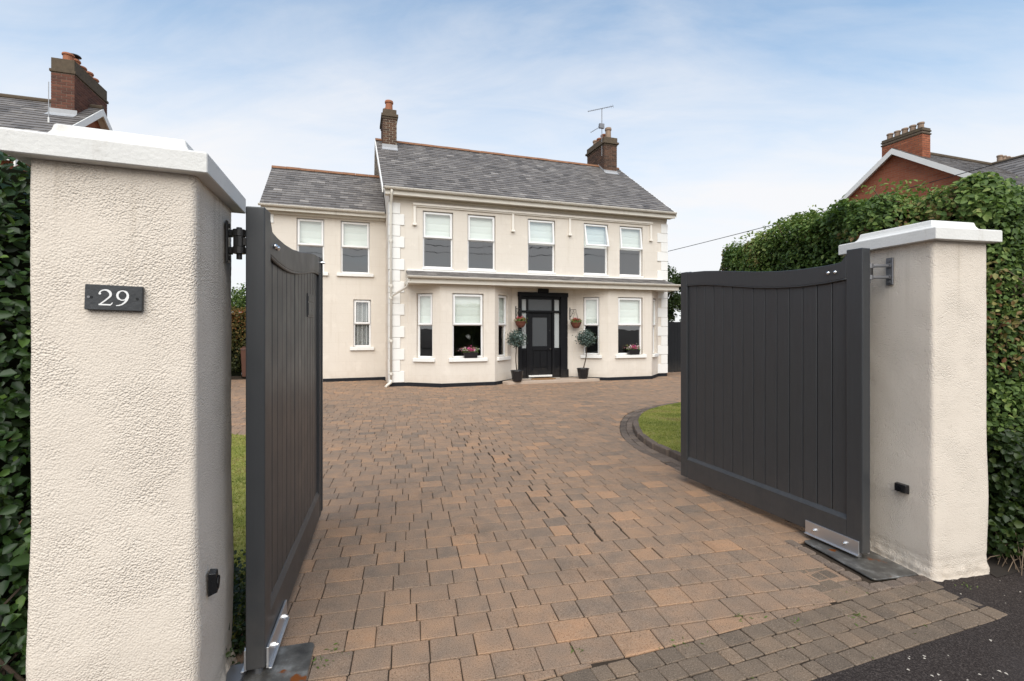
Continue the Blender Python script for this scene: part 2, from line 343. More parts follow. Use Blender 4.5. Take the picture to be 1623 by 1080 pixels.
M['leaf_big'] = leafmat('laurel_leaf', [(0.0, (0.008, 0.018, 0.007)), (0.45, (0.020, 0.045, 0.012)), (0.8, (0.045, 0.09, 0.02)), (0.95, (0.10, 0.17, 0.03)), (1.0, (0.25, 0.11, 0.05))], 0.4, 0.2)
M['weed'] = leafmat('weed_leaf', [(0.0, (0.05, 0.09, 0.02)), (1.0, (0.14, 0.20, 0.04))], 0.5)
M['leaf_ivy'] = leafmat('ivy_leaf', [(0.0, (0.014, 0.028, 0.010)), (0.6, (0.035, 0.06, 0.018)), (1.0, (0.08, 0.11, 0.03))], 0.4)
M['leaf_bay'] = leafmat('olive_grey_leaf', [(0.0, (0.025, 0.045, 0.035)), (0.5, (0.065, 0.10, 0.085)), (0.9, (0.14, 0.18, 0.16)), (1.0, (0.45, 0.5, 0.48))], 0.5, 0.15)
M['leaf_copper'] = leafmat('copper_leaf', [(0.0, (0.03, 0.04, 0.012)), (0.4, (0.10, 0.10, 0.03)), (0.75, (0.22, 0.13, 0.04)), (1.0, (0.34, 0.11, 0.05))])
M['leaf_tree'] = leafmat('tree_leaf', [(0.0, (0.018, 0.032, 0.012)), (0.5, (0.045, 0.075, 0.022)), (1.0, (0.11, 0.15, 0.05))])
M['grass'] = leafmat('lawn_blade', [(0.0, (0.14, 0.17, 0.035)), (0.35, (0.28, 0.31, 0.06)), (0.65, (0.42, 0.41, 0.10)), (0.85, (0.50, 0.41, 0.16)), (1.0, (0.32, 0.22, 0.11))], 0.6, 0.45)
M['flower'] = leafmat('flower_petal', [(0.0, (0.55, 0.03, 0.10)), (0.35, (0.65, 0.06, 0.28)), (0.6, (0.75, 0.25, 0.35)), (0.8, (0.8, 0.75, 0.72)), (1.0, (0.85, 0.82, 0.8))], 0.6, 0.3)
M['flower_red'] = leafmat('red_flower_petal', [(0.0, (0.45, 0.02, 0.03)), (0.6, (0.6, 0.05, 0.07)), (1.0, (0.65, 0.15, 0.2))], 0.6, 0.3)
M['soil'] = weathered('dark_soil', (0.028, 0.021, 0.016), 0.5, 0.95, 8, 0.9, 30, (0.06, 0.05, 0.02), 0.4)
def lawnbase():
    m = mat('lawn_ground', (0.06, 0.09, 0.02), 0.95, 0.1); t, b = T(m); p = pos(t)
    t.links.new(ramp(t, noise(t, p, 2.5, 7, 0.7), [(0.3, (0.18, 0.20, 0.045)), (0.55, (0.28, 0.27, 0.075)), (0.75, (0.27, 0.20, 0.10))]), b.inputs['Base Color'])
    bump(t, b, noise(t, p, 70, 4), 0.8, 0.02); return m
M['lawn'] = lawnbase()
M['bark'] = weathered('bark', (0.07, 0.05, 0.035), 0.4, 0.9, 12, 0.8, 60)
M['twig'] = weathered('dead_twig', (0.17, 0.12, 0.08), 0.4, 0.9, 12, 0.5, 60)
M['shade_core'] = weathered('hedge_inner_shade', (0.012, 0.014, 0.008), 0.4, 1.0, 6, 1.0, 25, (0.02, 0.02, 0.01), 0.3, 0.0)  # near-black colour stands in for the shade between the leaves
M['steel'] = mat('galvanised_steel', (0.62, 0.62, 0.63), 0.38, 0.5, 0.9)
M['bolt'] = mat('bright_bolt', (0.8, 0.8, 0.8), 0.18, 0.5, 1.0)
M['iron'] = mat('blackened_iron', (0.045, 0.043, 0.042), 0.42, 0.5, 0.5)
M['greyiron'] = mat('zinc_bracket', (0.22, 0.22, 0.23), 0.45, 0.5, 0.7)
def plate_mat():
    m = mat('worn_steel_plate', (0.2, 0.19, 0.18), 0.45, 0.5, 0.55); t, b = T(m); p = pos(t)
    c = ramp(t, noise(t, p, 7, 6, 0.65), [(0.3, (0.07, 0.065, 0.06)), (0.52, (0.16, 0.15, 0.135)), (0.68, (0.34, 0.33, 0.31))])
    c = mixcol(t, ss(t, noise(t, p, 6.3, 4, 0.5), 0.66, 0.70), c, (0.28, 0.085, 0.018))
    t.links.new(c, b.inputs['Base Color']); return m
M['plate'] = plate_mat()
M['plastic'] = mat('black_plastic', (0.012, 0.012, 0.013), 0.22, 0.5)
M['potblack'] = mat('black_glazed_pot', (0.014, 0.014, 0.016), 0.25, 0.5)
M['bin'] = weathered('brown_plastic', (0.10, 0.045, 0.03), 0.2, 0.5, 4, 0, 40)
M['slate_plate'] = weathered('slate_sign', (0.045, 0.047, 0.05), 0.35, 0.5, 14, 0.4, 60, (0.09, 0.08, 0.07), 0.5)
M['inkwhite'] = mat('white_lettering', (0.78, 0.77, 0.75), 0.6, 0.3)
M['mat_coir'] = weathered('coir', (0.25, 0.13, 0.05), 0.3, 1.0, 20, 0.8, 120)
M['stone_step'] = weathered('pale_stone_step', (0.42, 0.33, 0.26), 0.2, 0.85, 3, 0.4, 60)
M['blind'] = weathered('linen_blind', (0.84, 0.87, 0.82), 0.06, 0.9, 2, 0.2, 120, (0.5, 0.5, 0.45), 0.2)
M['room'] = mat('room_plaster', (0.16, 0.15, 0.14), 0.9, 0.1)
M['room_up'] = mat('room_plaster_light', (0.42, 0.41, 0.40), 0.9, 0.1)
M['net'] = mat('grey_curtain', (0.30, 0.31, 0.32), 0.9, 0.1)
M['lampwhite'] = mat('enamel_white', (0.75, 0.77, 0.78), 0.3, 0.5)
M['cable'] = mat('black_cable', (0.01, 0.01, 0.012), 0.6, 0.3)
M['alu'] = mat('aerial_aluminium', (0.20, 0.20, 0.21), 0.5, 0.5, 0.6)
M['petal'] = mat('fallen_petal', (0.45, 0.40, 0.34), 0.8, 0.2)
def glassmat():
    m = bpy.data.materials.new('window_glass'); m.use_nodes = True; t = m.node_tree; t.nodes.clear()
    tr = N(t, 'ShaderNodeBsdfTransparent'); tr.inputs[0].default_value = (0.93, 0.95, 0.94, 1)
    gl = N(t, 'ShaderNodeBsdfGlossy'); gl.inputs['Roughness'].default_value = 0.0; gl.inputs[0].default_value = (1, 1, 1, 1)
    geo = N(t, 'ShaderNodeNewGeometry'); dt = N(t, 'ShaderNodeVectorMath', operation='DOT_PRODUCT'); t.links.new(geo.outputs['Normal'], dt.inputs[0]); t.links.new(geo.outputs['Incoming'], dt.inputs[1])
    rf_ = mathn(t, 'ADD', mathn(t, 'MULTIPLY', mathn(t, 'POWER', mathn(t, 'SUBTRACT', 1.0, mathn(t, 'ABSOLUTE', dt.outputs['Value'])), 5.0), 0.80), 0.19, True)
    bn = N(t, 'ShaderNodeBump'); bn.inputs['Strength'].default_value = 0.12; bn.inputs['Distance'].default_value = 0.02
    t.links.new(noise(t, pos(t), 1.6, 2, 0.4), bn.inputs['Height']); t.links.new(bn.outputs[0], gl.inputs['Normal'])
    mx = N(t, 'ShaderNodeMixShader'); t.links.new(rf_, mx.inputs[0])
    t.links.new(tr.outputs[0], mx.inputs[1]); t.links.new(gl.outputs[0], mx.inputs[2])
    o = N(t, 'ShaderNodeOutputMaterial'); t.links.new(mx.outputs[0], o.inputs[0]); return m
M['glass'] = glassmat()
M['frost'] = mat('frosted_glass', (0.075, 0.08, 0.085), 0.16, 0.5)
M['frost_lit'] = mat('obscured_side_glass', (0.40, 0.42, 0.42), 0.3, 0.5)

# ------------------------------------------------------------------ setting: ground, footpath, driveway, lawns
def sheet(name, poly, z, m, **kw):
    b = MB(); b.add([(x, y, z) for x, y in poly], [tuple(range(len(poly)))]); return b.obj(name, m, **kw)
sheet('ground', [(-400, -400), (400, -400), (400, 400), (-400, 400)], -0.06, M['soil'], kind='structure')
GA = R(19); gd = np.array([math.cos(GA), math.sin(GA)]); gn = np.array([-math.sin(GA), math.cos(GA)])
P0 = np.array([1.579, 2.325])                       # a point on the outer (street) edge of the sett strip
def ga(s, n): q = P0 + gd * s + gn * n; return (float(q[0]), float(q[1]))
sheet('footpath', [ga(-60, -2.6), ga(60, -2.6), ga(60, 1.2), ga(1.375, 1.2), ga(1.375, 0.006), ga(-3.6, 0.006), ga(-3.6, 0.9), ga(-60, 0.9)], -0.0025, M['tarmac'], kind='structure')
sheet('road', [ga(-80, -14), ga(80, -14), ga(80, -2.75), ga(-80, -2.75)], -0.055, M['tarmac'], kind='structure')
b = MB(); b.box(-60, 60, -0.075, 0.075, -0.058, -0.008); b.obj('road_kerb', M['moss_stone'], loc=(*ga(0, -2.68), 0), rz=GA, kind='structure')

lawn_r = [(2.2, 6.2), (2.06, 6.77), (2.07, 7.6), (2.34, 8.7), (2.8, 9.6), (3.68, 10.43), (5.0, 11.1), (8.4, 12.2), (8.4, 4.9), (3.2, 3.75), (2.75, 4.2), (2.42, 5.2)]
lawn_l = [(-1.50, 2.55), (-1.95, 4.0), (-2.3, 5.3), (-2.8, 6.4), (-3.5, 7.05), (-4.25, 7.4), (-6, 7.8), (-10, 8.3), (-10, 0.2), (-1.95, 2.1)]
def smooth_closed(poly, keep):       # Catmull-Rom through the first `keep` points, straight for the rest
    out = []
    for i in range(keep - 1):
        p0 = np.array(poly[i - 1] if i > 0 else poly[0]); p1 = np.array(poly[i]); p2 = np.array(poly[i + 1]); p3 = np.array(poly[min(i + 2, keep - 1)])
        for k in range(5):
            t = k / 5
            out.append(tuple(0.5 * ((2 * p1) + (-p0 + p2) * t + (2 * p0 - 5 * p1 + 4 * p2 - p3) * t * t + (-p0 + 3 * p1 - 3 * p2 + p3) * t ** 3)))
    return out + [tuple(p) for p in poly[keep - 1:]]
LR = smooth_closed(lawn_r, 8); LL = smooth_closed(lawn_l, 8)
def inside(poly, x, y):
    c = False; n = len(poly); j = n - 1
    for i in range(n):
        xi, yi = poly[i]; xj, yj = poly[j]
        if (yi > y) != (yj > y) and x < (xj - xi) * (y - yi) / (yj - yi) + xi: c = not c
        j = i
    return c
def dist_edge(poly, x, y):
    p = np.array([x, y]); a = np.array(poly); b_ = np.roll(a, -1, 0); ab = b_ - a
    t = np.clip(((p - a) * ab).sum(1) / (ab * ab).sum(1), 0, 1)
    return float(np.sqrt((((a + ab * t[:, None]) - p) ** 2).sum(1)).min())
def lawn(name, poly, z):
    bm = bmesh.new(); vs_ = [bm.verts.new((x, y, z)) for x, y in poly]; f = bm.faces.new(vs_)
    r = bmesh.ops.extrude_face_region(bm, geom=[f]); 
    for v in r['geom']:
        if isinstance(v, bmesh.types.BMVert): v.co.z = -0.05
    bmesh.ops.recalc_face_normals(bm, faces=bm.faces)
    me = bpy.data.meshes.new(name); bm.to_mesh(me); bm.free(); me.materials.append(M['lawn'])
    return place(name, me, kind='structure')
lawn('lawn_right', LR, 0.055); lawn('lawn_left', LL, 0.03)

# house frame
HL = np.array([-3.565, 13.784]); HR = R(18.3)
he1 = np.array([math.cos(HR), math.sin(HR)]); he2 = np.array([-math.sin(HR), math.cos(HR)])
def hw(a, d): q = HL + he1 * a + he2 * d; return (float(q[0]), float(q[1]))
def hl(x, y): q = np.array([x, y]) - HL; return float(q @ he1), float(q @ he2)

drive = sheet('driveway', [ga(-3.6, 0.0), ga(1.36, 0.0), ga(1.4, 0.95), (3.2, 3.72), (8.6, 5.2), (8.6, 17.5), hw(9.5, 4), hw(-6.5, 5.0), (-12.5, 14.5), (-12.5, 6.6), (-10, 2.4), (-2.5, 2.0)], -0.011, M['joint'], kind='structure')
def proj(x, y, z): return (811.5 + 750 * x / y, 520.5 + 750 * (CAM_H - z) / y)

def clip(poly, p, n):                 # keep the side of the line through p that n points to
    out = []
    for i in range(len(poly)):
        a, c = poly[i], poly[(i + 1) % len(poly)]
        da = (a[0] - p[0]) * n[0] + (a[1] - p[1]) * n[1]; dc = (c[0] - p[0]) * n[0] + (c[1] - p[1]) * n[1]
        if da >= 0: out.append(a)
        if (da >= 0) != (dc >= 0): t = da / (da - dc); out.append((a[0] + (c[0] - a[0]) * t, a[1] + (c[1] - a[1]) * t))
    return out
def cut_block(poly, h, ch):
    n = len(poly); cx = sum(p[0] for p in poly) / n; cy = sum(p[1] for p in poly) / n; o = [Vector(p) for p in poly]; c = Vector((cx, cy))
    top = [p + (c - p).normalized() * min(ch * 1.3, (c - p).length * .4) for p in o]
    v = [(p.x, p.y, -h) for p in o] + [(p.x, p.y, -ch * .8) for p in o] + [(p.x, p.y, 0) for p in top]
    return v, [(i, (i + 1) % n, n + (i + 1) % n, n + i) for i in range(n)] + [(n + i, n + (i + 1) % n, 2 * n + (i + 1) % n, 2 * n + i) for i in range(n)] + [tuple(range(2 * n, 3 * n))]
def nearest(poly, x, y):
    p = np.array([x, y]); a = np.array(poly); b_ = np.roll(a, -1, 0); ab = b_ - a
    t = np.clip(((p - a) * ab).sum(1) / (ab * ab).sum(1), 0, 1); q = a + ab * t[:, None]; i = ((q - p) ** 2).sum(1).argmin(); return q[i]
def block(w, d, h, ch, jit, seed):       # one paving block: chamfered top, slightly uneven corners
    r_ = random.Random(seed); b = MB()
    bx, by = w / 2, d / 2
    J = lambda: r_.uniform(-jit, jit)
    base = [(-bx + J(), -by + J()), (bx + J(), -by + J()), (bx + J(), by + J()), (-bx + J(), by + J())]
    # eight-sided outline: clipped corners
    o = []
    for i in range(4):
        p = Vector(base[i]); a = Vector(base[i - 1]); c = Vector(base[(i + 1) % 4]); k = ch * r_.uniform(0.7, 2.0)
        o.append(p + (a - p).normalized() * k); o.append(p + (c - p).normalized() * k)
    cx = Vector((0, 0))
    top = [p + (cx - p).normalized() * ch * 1.1 for p in o]
    n = 8; v = [(p.x, p.y, -h) for p in o] + [(p.x, p.y, -ch * 0.8) for p in o] + [(p.x, p.y, r_.uniform(-.001, .001)) for p in top]
    f = [(i, (i + 1) % n, n + (i + 1) % n, n + i) for i in range(n)] + [(n + i, n + (i + 1) % n, 2 * n + (i + 1) % n, 2 * n + i) for i in range(n)] + [tuple(range(2 * n, 3 * n))]
    return v, f
PA = R(12.5); pd = np.array([math.cos(PA), math.sin(PA)]); pn = np.array([-math.sin(PA), math.cos(PA)])
ROW = 0.181; LENS = [0.158, 0.196, 0.24]
protos = {}
for li, L_ in enumerate(LENS):
    for k in range(6): protos[(li, k)] = block(L_ - 0.0055, ROW - 0.007, 0.05, 0.004, 0.0016, 100 * li + k)
crack = [np.array(p) for p in ((-0.85, 8.2), (-0.62, 7.2), (0.0, 5.6), (0.37, 4.55), (0.62, 4.1), (0.95, 3.75))]
def crack_d(x, y):
    p = np.array([x, y]); best = 9
    for a, c in zip(crack[:-1], crack[1:]):
        ab = c - a; t = np.clip(((p - a) @ ab) / (ab @ ab), 0, 1); best = min(best, np.linalg.norm(a + ab * t - p))
    return best
plateR = [(2.10, 3.66), (2.42, 2.96), (3.05, 3.20), (2.76, 3.95)]
pavs = []
for r in range(8, 96):
    n_ = r * ROW; s = -13 + random.random() * 0.3
    rowwob = 0
    while s < 10.5:
        li = random.choices((0, 1, 2), (3, 5, 4))[0]; L_ = LENS[li]
        q = pd * (s + L_ / 2) + pn * n_; x, y = float(q[0]), float(q[1]); s += L_
        if y < 1.9 or y > 19: continue
        gg = np.array([x, y]) - P0; gs, gv = gg @ gd, gg @ gn
        if gv < 0.34 or gs > 1.62 + 40 * (gv > 0.95) or (gs < -3.5 and gv < 2.0): continue
        cuts = []
        if gv < 0.60: cuts.append((ga(gs, 0.436), gn))
        if y > 4.0 and x > 0.5:
            dr = dist_edge(LR, x, y)
            if inside(LR, x, y): continue
            if dr < 0.18: continue
            if dr < 0.45: q_ = nearest(LR, x, y); m_ = np.array([x, y]) - q_; m_ /= np.linalg.norm(m_); cuts.append((q_ + m_ * 0.315, m_))
        if inside(LL, x, y): continue
        if x < -1.2 and y < 9:
            dr = dist_edge(LL, x, y)
            if dr < 0.22: q_ = nearest(LL, x, y); m_ = np.array([x, y]) - q_; m_ /= np.linalg.norm(m_); cuts.append((q_ + m_ * 0.02, m_))
        if inside(plateR, x, y): continue
        a_, d_ = hl(x, y)
        if d_ > (0.0 if a_ > -0.02 else 1.9) + 0.09 and a_ < 9.6 and a_ > -3.4: continue
        if d_ > 5: continue
        if x < -1.30 and y < 2.45: continue
        if x > 8.4 or x < -12.2: continue
        if y < 3.9 and (x > 2.72): continue
        pv = min(1, max(0, random.gauss(0.45, 0.13)))
        if random.random() < 0.05: pv = random.uniform(.72, .95)
        cd_ = crack_d(x, y); sx_ = 1.0; dz = random.gauss(0, 0.0007); rz = random.gauss(0, 0.004)
        und = 0.008 * mnoise.noise((x * 0.7, y * 0.7, 3.1))
        if cd_ < 0.42 and random.random() < 0.75:
            k = (1 - cd_ / 0.42); sx_ = 1 - random.uniform(0.03, 0.12) * k; rz += random.gauss(0, 0.012) * k; dz += random.gauss(0, 0.002) * k
        px, py = proj(x, y, 0)
        area = L_ * ROW / y ** 3
        vis = (0 if (px < 430 or px > 1500 or py > 1100) else 1)
        # hidden behind the open gates
        if px < 515 and y < 4.4 and px < 420 + (1056 - py) * 0.37: vis = 0
        if px > 1078 and py < 745 + (px - 1078) * 0.43: vis = 0
        cutp = None
        if cuts:
            cu, su = math.cos(PA), math.sin(PA); hx, hy_ = L_ / 2 - .0035, ROW / 2 - .004
            cutp = [(x + a * cu - c * su, y + a * su + c * cu) for a, c in ((-hx, -hy_), (hx, -hy_), (hx, hy_), (-hx, hy_))]; n0 = cutp
            for q_, m_ in cuts: cutp = clip(cutp, q_, m_) if cutp else cutp
            if len(cutp) < 3: continue
            ar_ = 0.5 * abs(sum(cutp[i - 1][0] * cutp[i][1] - cutp[i][0] * cutp[i - 1][1] for i in range(len(cutp))))
            if ar_ < 0.0022: continue
            if cutp == n0 or ar_ > 0.97 * 4 * hx * hy_: cutp = None
            else: area *= ar_ / (L_ * ROW); cutp = [(a - x, c - y) for a, c in cutp]
        pavs.append((area * vis, x, y, und + dz, PA + rz, sx_, li, random.randrange(6), pv, cutp))
pavs.sort(key=lambda p: -p[0])
pm = {}
for k, (v, f) in protos.items():
    bb = MB(); bb.add(v, f); pm[k] = bb.mesh('paver', M['paver'])
for (ar, x, y, z, rz, sx_, li, k, pv, cp) in pavs[:300]:
    if cp:
        bb = MB(); bb.add(*cut_block(cp, .05, .0065)); o = bb.obj('paver', M['paver'], drive, loc=(x, y, z)); o.color = (pv, pv, pv, 1); continue
    o = place('paver', pm[(li, k)], drive, (x, y, z), rz); o.scale = (sx_, random.uniform(0.985, 1.0), 1); o.color = (pv, pv, pv, 1)
fb = MB()
for (ar, x, y, z, rz, sx_, li, k, pv, cp) in pavs[300:]:
    v, f = protos[(li, k)]; c_, s_ = math.cos(rz), math.sin(rz)
    if cp: v, f = cut_block(cp, .05, .0065); c_, s_, sx_ = 1, 0, 1
    fb.add([(x + vx * sx_ * c_ - vy * s_, y + vx * sx_ * s_ + vy * c_, z + vz) for vx, vy, vz in v], f, pv)
fb.obj('paver_field', M['paver_far'], drive, attr='pv', kind='stuff')

# sett strip along the gate line
strip = sheet('threshold_strip', [ga(-3.6, 0.0), ga(1.38, 0.0), ga(1.42, 0.95), ga(1.0, 0.95), ga(1.0, 0.46), ga(-3.6, 0.46)], -0.008, M['joint'], kind='structure')
sm = {}
for li, L_ in enumerate((0.095, 0.125, 0.16)):
    for k in range(5):
        bb = MB(); bb.add(*block(L_ - 0.005, 0.105 - 0.005, 0.045, 0.0045, 0.0035, 900 + 10 * li + k)); sm[(li, k)] = bb.mesh('sett', M['sett'])
for r in range(4):
    s = -3.5 + random.random() * .1
    while s < 1.33:
        li = random.choices((0, 1, 2), (2, 4, 3))[0]; L_ = (0.095, 0.125, 0.16)[li]
        x, y = ga(s + L_ / 2, 0.06 + r * 0.106); s += L_
        o = place('sett', sm[(li, random.randrange(5))], strip, (x, y, random.gauss(-.001, 0.0012)), GA + random.gauss(0, .012))
        pv = random.gauss(0.5, 0.22); o.color = (pv, pv, pv, 1)
s0 = 0
for r in range(5):            # infill of setts up to the foot of the far pier
    s = 0.62
    while s < 1.24:
        li = random.choices((0, 1, 2), (2, 4, 3))[0]; L_ = (0.095, 0.125, 0.16)[li]
        x, y = ga(s + L_ / 2, 0.49 + r * 0.106); s += L_
        if inside([(2.19, 3.64), (2.37, 3.02), (3.5, 3.2), (3.5, 4.2)], x, y) : continue
        o = place('sett', sm[(li, random.randrange(5))], strip, (x, y, random.gauss(-.001, 0.0012)), GA + random.gauss(0, .012))
        pv = random.gauss(0.42, 0.22); o.color = (pv, pv, pv, 1)

# lawn edging: two flush rows and a raised kerb
kerb = thing('lawn_edging', 'curved edging of dark blocks and raised kerb round the right lawn', 'kerb', (0, 0, 0))
def along(path, step):
    P = [np.array(p) for p in path]; out = []; carry = 0
    for a, c in zip(P[:-1], P[1:]):
        L_ = np.linalg.norm(c - a); t = (c - a) / L_; d = carry
        while d < L_: out.append((a + t * d, t)); d += step
        carry = d - L_
    return out
km = {}
for k in range(6):
    bb = MB(); bb.add(*block(0.205, 0.103, 0.05, 0.008, 0.004, 700 + k)); km[k] = bb.mesh('edging_block', M['kerb'])
    bb = MB(); bb.add(*block(0.30 + .02 * (k % 3), 0.095, 0.14, 0.015, 0.008, 750 + k)); km[10 + k] = bb.mesh('kerb_stone', M['kerb'])
path = [(2.62, 4.55), (2.42, 5.2)] + LR[:36]
for off, step, nm, base, z in ((-0.045, 0.335, 'kerb_stone', 10, 0.078), (-0.148, 0.212, 'edging_block', 0, 0.0), (-0.258, 0.212, 'edging_block', 0, -0.002)):
    P2 = []
    for i, p in enumerate(path):
        a = np.array(path[max(i - 1, 0)]); c = np.array(path[min(i + 1, len(path) - 1)]); t = (c - a) / np.linalg.norm(c - a)
        P2.append(np.array(p) + np.array([-t[1], t[0]]) * (-off))
    for p, t in along(P2, step):
        zz = z + random.gauss(0, .003) - (0.05 if (nm == 'kerb_stone' and p[1] > 8.3) else 0)
        o = place(nm, km[base + random.randrange(6)], kerb, (p[0], p[1], zz), math.atan2(t[1], t[0]) + random.gauss(0, .02))
        pv = random.gauss(0.45, 0.2); o.color = (pv, pv, pv, 1)

# ------------------------------------------------------------------ leaf generator
def leaf_mesh(name, P, Nn, size, mt, parent=None, spread=0.9, aspect=0.55, pvs=None, fold=0.25, up=0.25, **kw):
    P = np.asarray(P, float); n = len(P); Nn = np.asarray(Nn, float)
    d = Nn + rng.normal(0, spread, (n, 3)); d[:, 2] += up; d /= np.linalg.norm(d, axis=1)[:, None]       # leaf face normal
    t = rng.normal(0, 1, (n, 3)); t -= d * (t * d).sum(1)[:, None]; t /= np.linalg.norm(t, axis=1)[:, None]
    s = np.cross(d, t)
    if np.isscalar(size): size = rng.uniform(size * .6, size * 1.3, n)
    l = size; w = size * aspect * rng.uniform(.8, 1.2, n)
    f = fold * w
    def V(al, sw, h): return P + t * (l * al)[:, None] + s * (w * sw)[:, None] + d * (f * h)[:, None]
    one = np.ones(n)
    vs_ = np.stack([V(0 * one, 0 * one, 0 * one), V(.30 * one, -.5 * one, .9 * one), V(.68 * one, -.40 * one, .7 * one), V(1.0 * one, 0 * one, -.3 * one), V(.68 * one, .40 * one, .7 * one), V(.30 * one, .5 * one, .9 * one)], 1).reshape(-1, 3)
    i = np.arange(n) * 6
    loops = np.stack([i, i + 3, i + 2, i + 1, i, i + 5, i + 4, i + 3], 1).reshape(-1)
    me = bpy.data.meshes.new(name); me.vertices.add(n * 6); me.vertices.foreach_set('co', vs_.reshape(-1))
    me.loops.add(n * 8); me.loops.foreach_set('vertex_index', loops.astype(np.int32))
    me.polygons.add(n * 2); me.polygons.foreach_set('loop_start', (np.arange(n * 2) * 4).astype(np.int32))
    if pvs is None: pvs = rng.uniform(0, 0.85, n)
    at = me.attributes.new('pv', 'FLOAT', 'POINT'); at.data.foreach_set('value', np.repeat(pvs, 6).astype(np.float32))
    me.materials.append(mt); me.update(); me.validate()
    return place(name, me, parent, kind=kw.pop('kind', 'stuff'), **kw)
def vnoise(P, sc, seed=0):
    return np.array([mnoise.noise((p[0] * sc + seed, p[1] * sc, p[2] * sc)) for p in P])
def box_surface(lo, hi, n, depth, lump, lsc, faces='all', round_=0.25, seed=0.0, gap=None):
    """points scattered on and just inside a lumpy rounded box"""
    lo = np.array(lo); hi = np.array(hi); c = (lo + hi) / 2; h = (hi - lo) / 2
    S = {'x-': h[1] * h[2], 'x+': h[1] * h[2], 'y-': h[0] * h[2], 'y+': h[0] * h[2], 'z+': h[0] * h[1]}
    if faces == 'all': faces = {k: 1 for k in S}
    w = np.array([S[k] * faces.get(k, 0) for k in S]); w /= w.sum(); cnt = rng.multinomial(n, w)
    Ps = []; Ns = []
    for k, m_ in zip(S, cnt):
        p = rng.uniform(-1, 1, (m_, 3)) * h; ax = 'xyz'.index(k[0]); sg = 1 if k[1] == '+' else -1
        p[:, ax] = sg * h[ax]; nn = np.zeros((m_, 3)); nn[:, ax] = sg
        Ps.append(p); Ns.append(nn)
    p = np.concatenate(Ps); nn = np.concatenate(Ns)
    # rounding: pull edges in
    inner = np.maximum(h - round_, 0.01); q = np.clip(p, -inner, inner); dlt = p - q
    ln = np.linalg.norm(dlt, axis=1); ln[ln == 0] = 1
    nn = dlt / ln[:, None]; p = q + nn * round_
    p = p + c
    lm = vnoise(p, lsc, seed) * lump + vnoise(p, lsc * 3.1, seed + 7) * lump * .45
    dp = -np.abs(rng.exponential(depth, len(p)))
    keep = np.ones(len(p), bool)
    p = p + nn * (lm + dp)[:, None]
    return p, nn, dp
def core_box(name, lo, hi, mt, parent, lump=0.1):  # added solid lump inside the foliage: blocks light and keeps gaps dark
    bm = bmesh.new(); bmesh.ops.create_cube(bm, size=1)
    lo = Vector(lo); hi = Vector(hi)
    bmesh.ops.subdivide_edges(bm, edges=bm.edges, cuts=7, use_grid_fill=True)
    for v in bm.verts:
        co = Vector([lo[i] + (v.co[i] + .5) * (hi[i] - lo[i]) for i in range(3)])
        co += v.co.normalized() * mnoise.noise(co * 2.2) * lump; v.co = co
    me = bpy.data.meshes.new(name); bm.to_mesh(me); bm.free(); me.materials.append(mt)
    return place(name, me, parent)

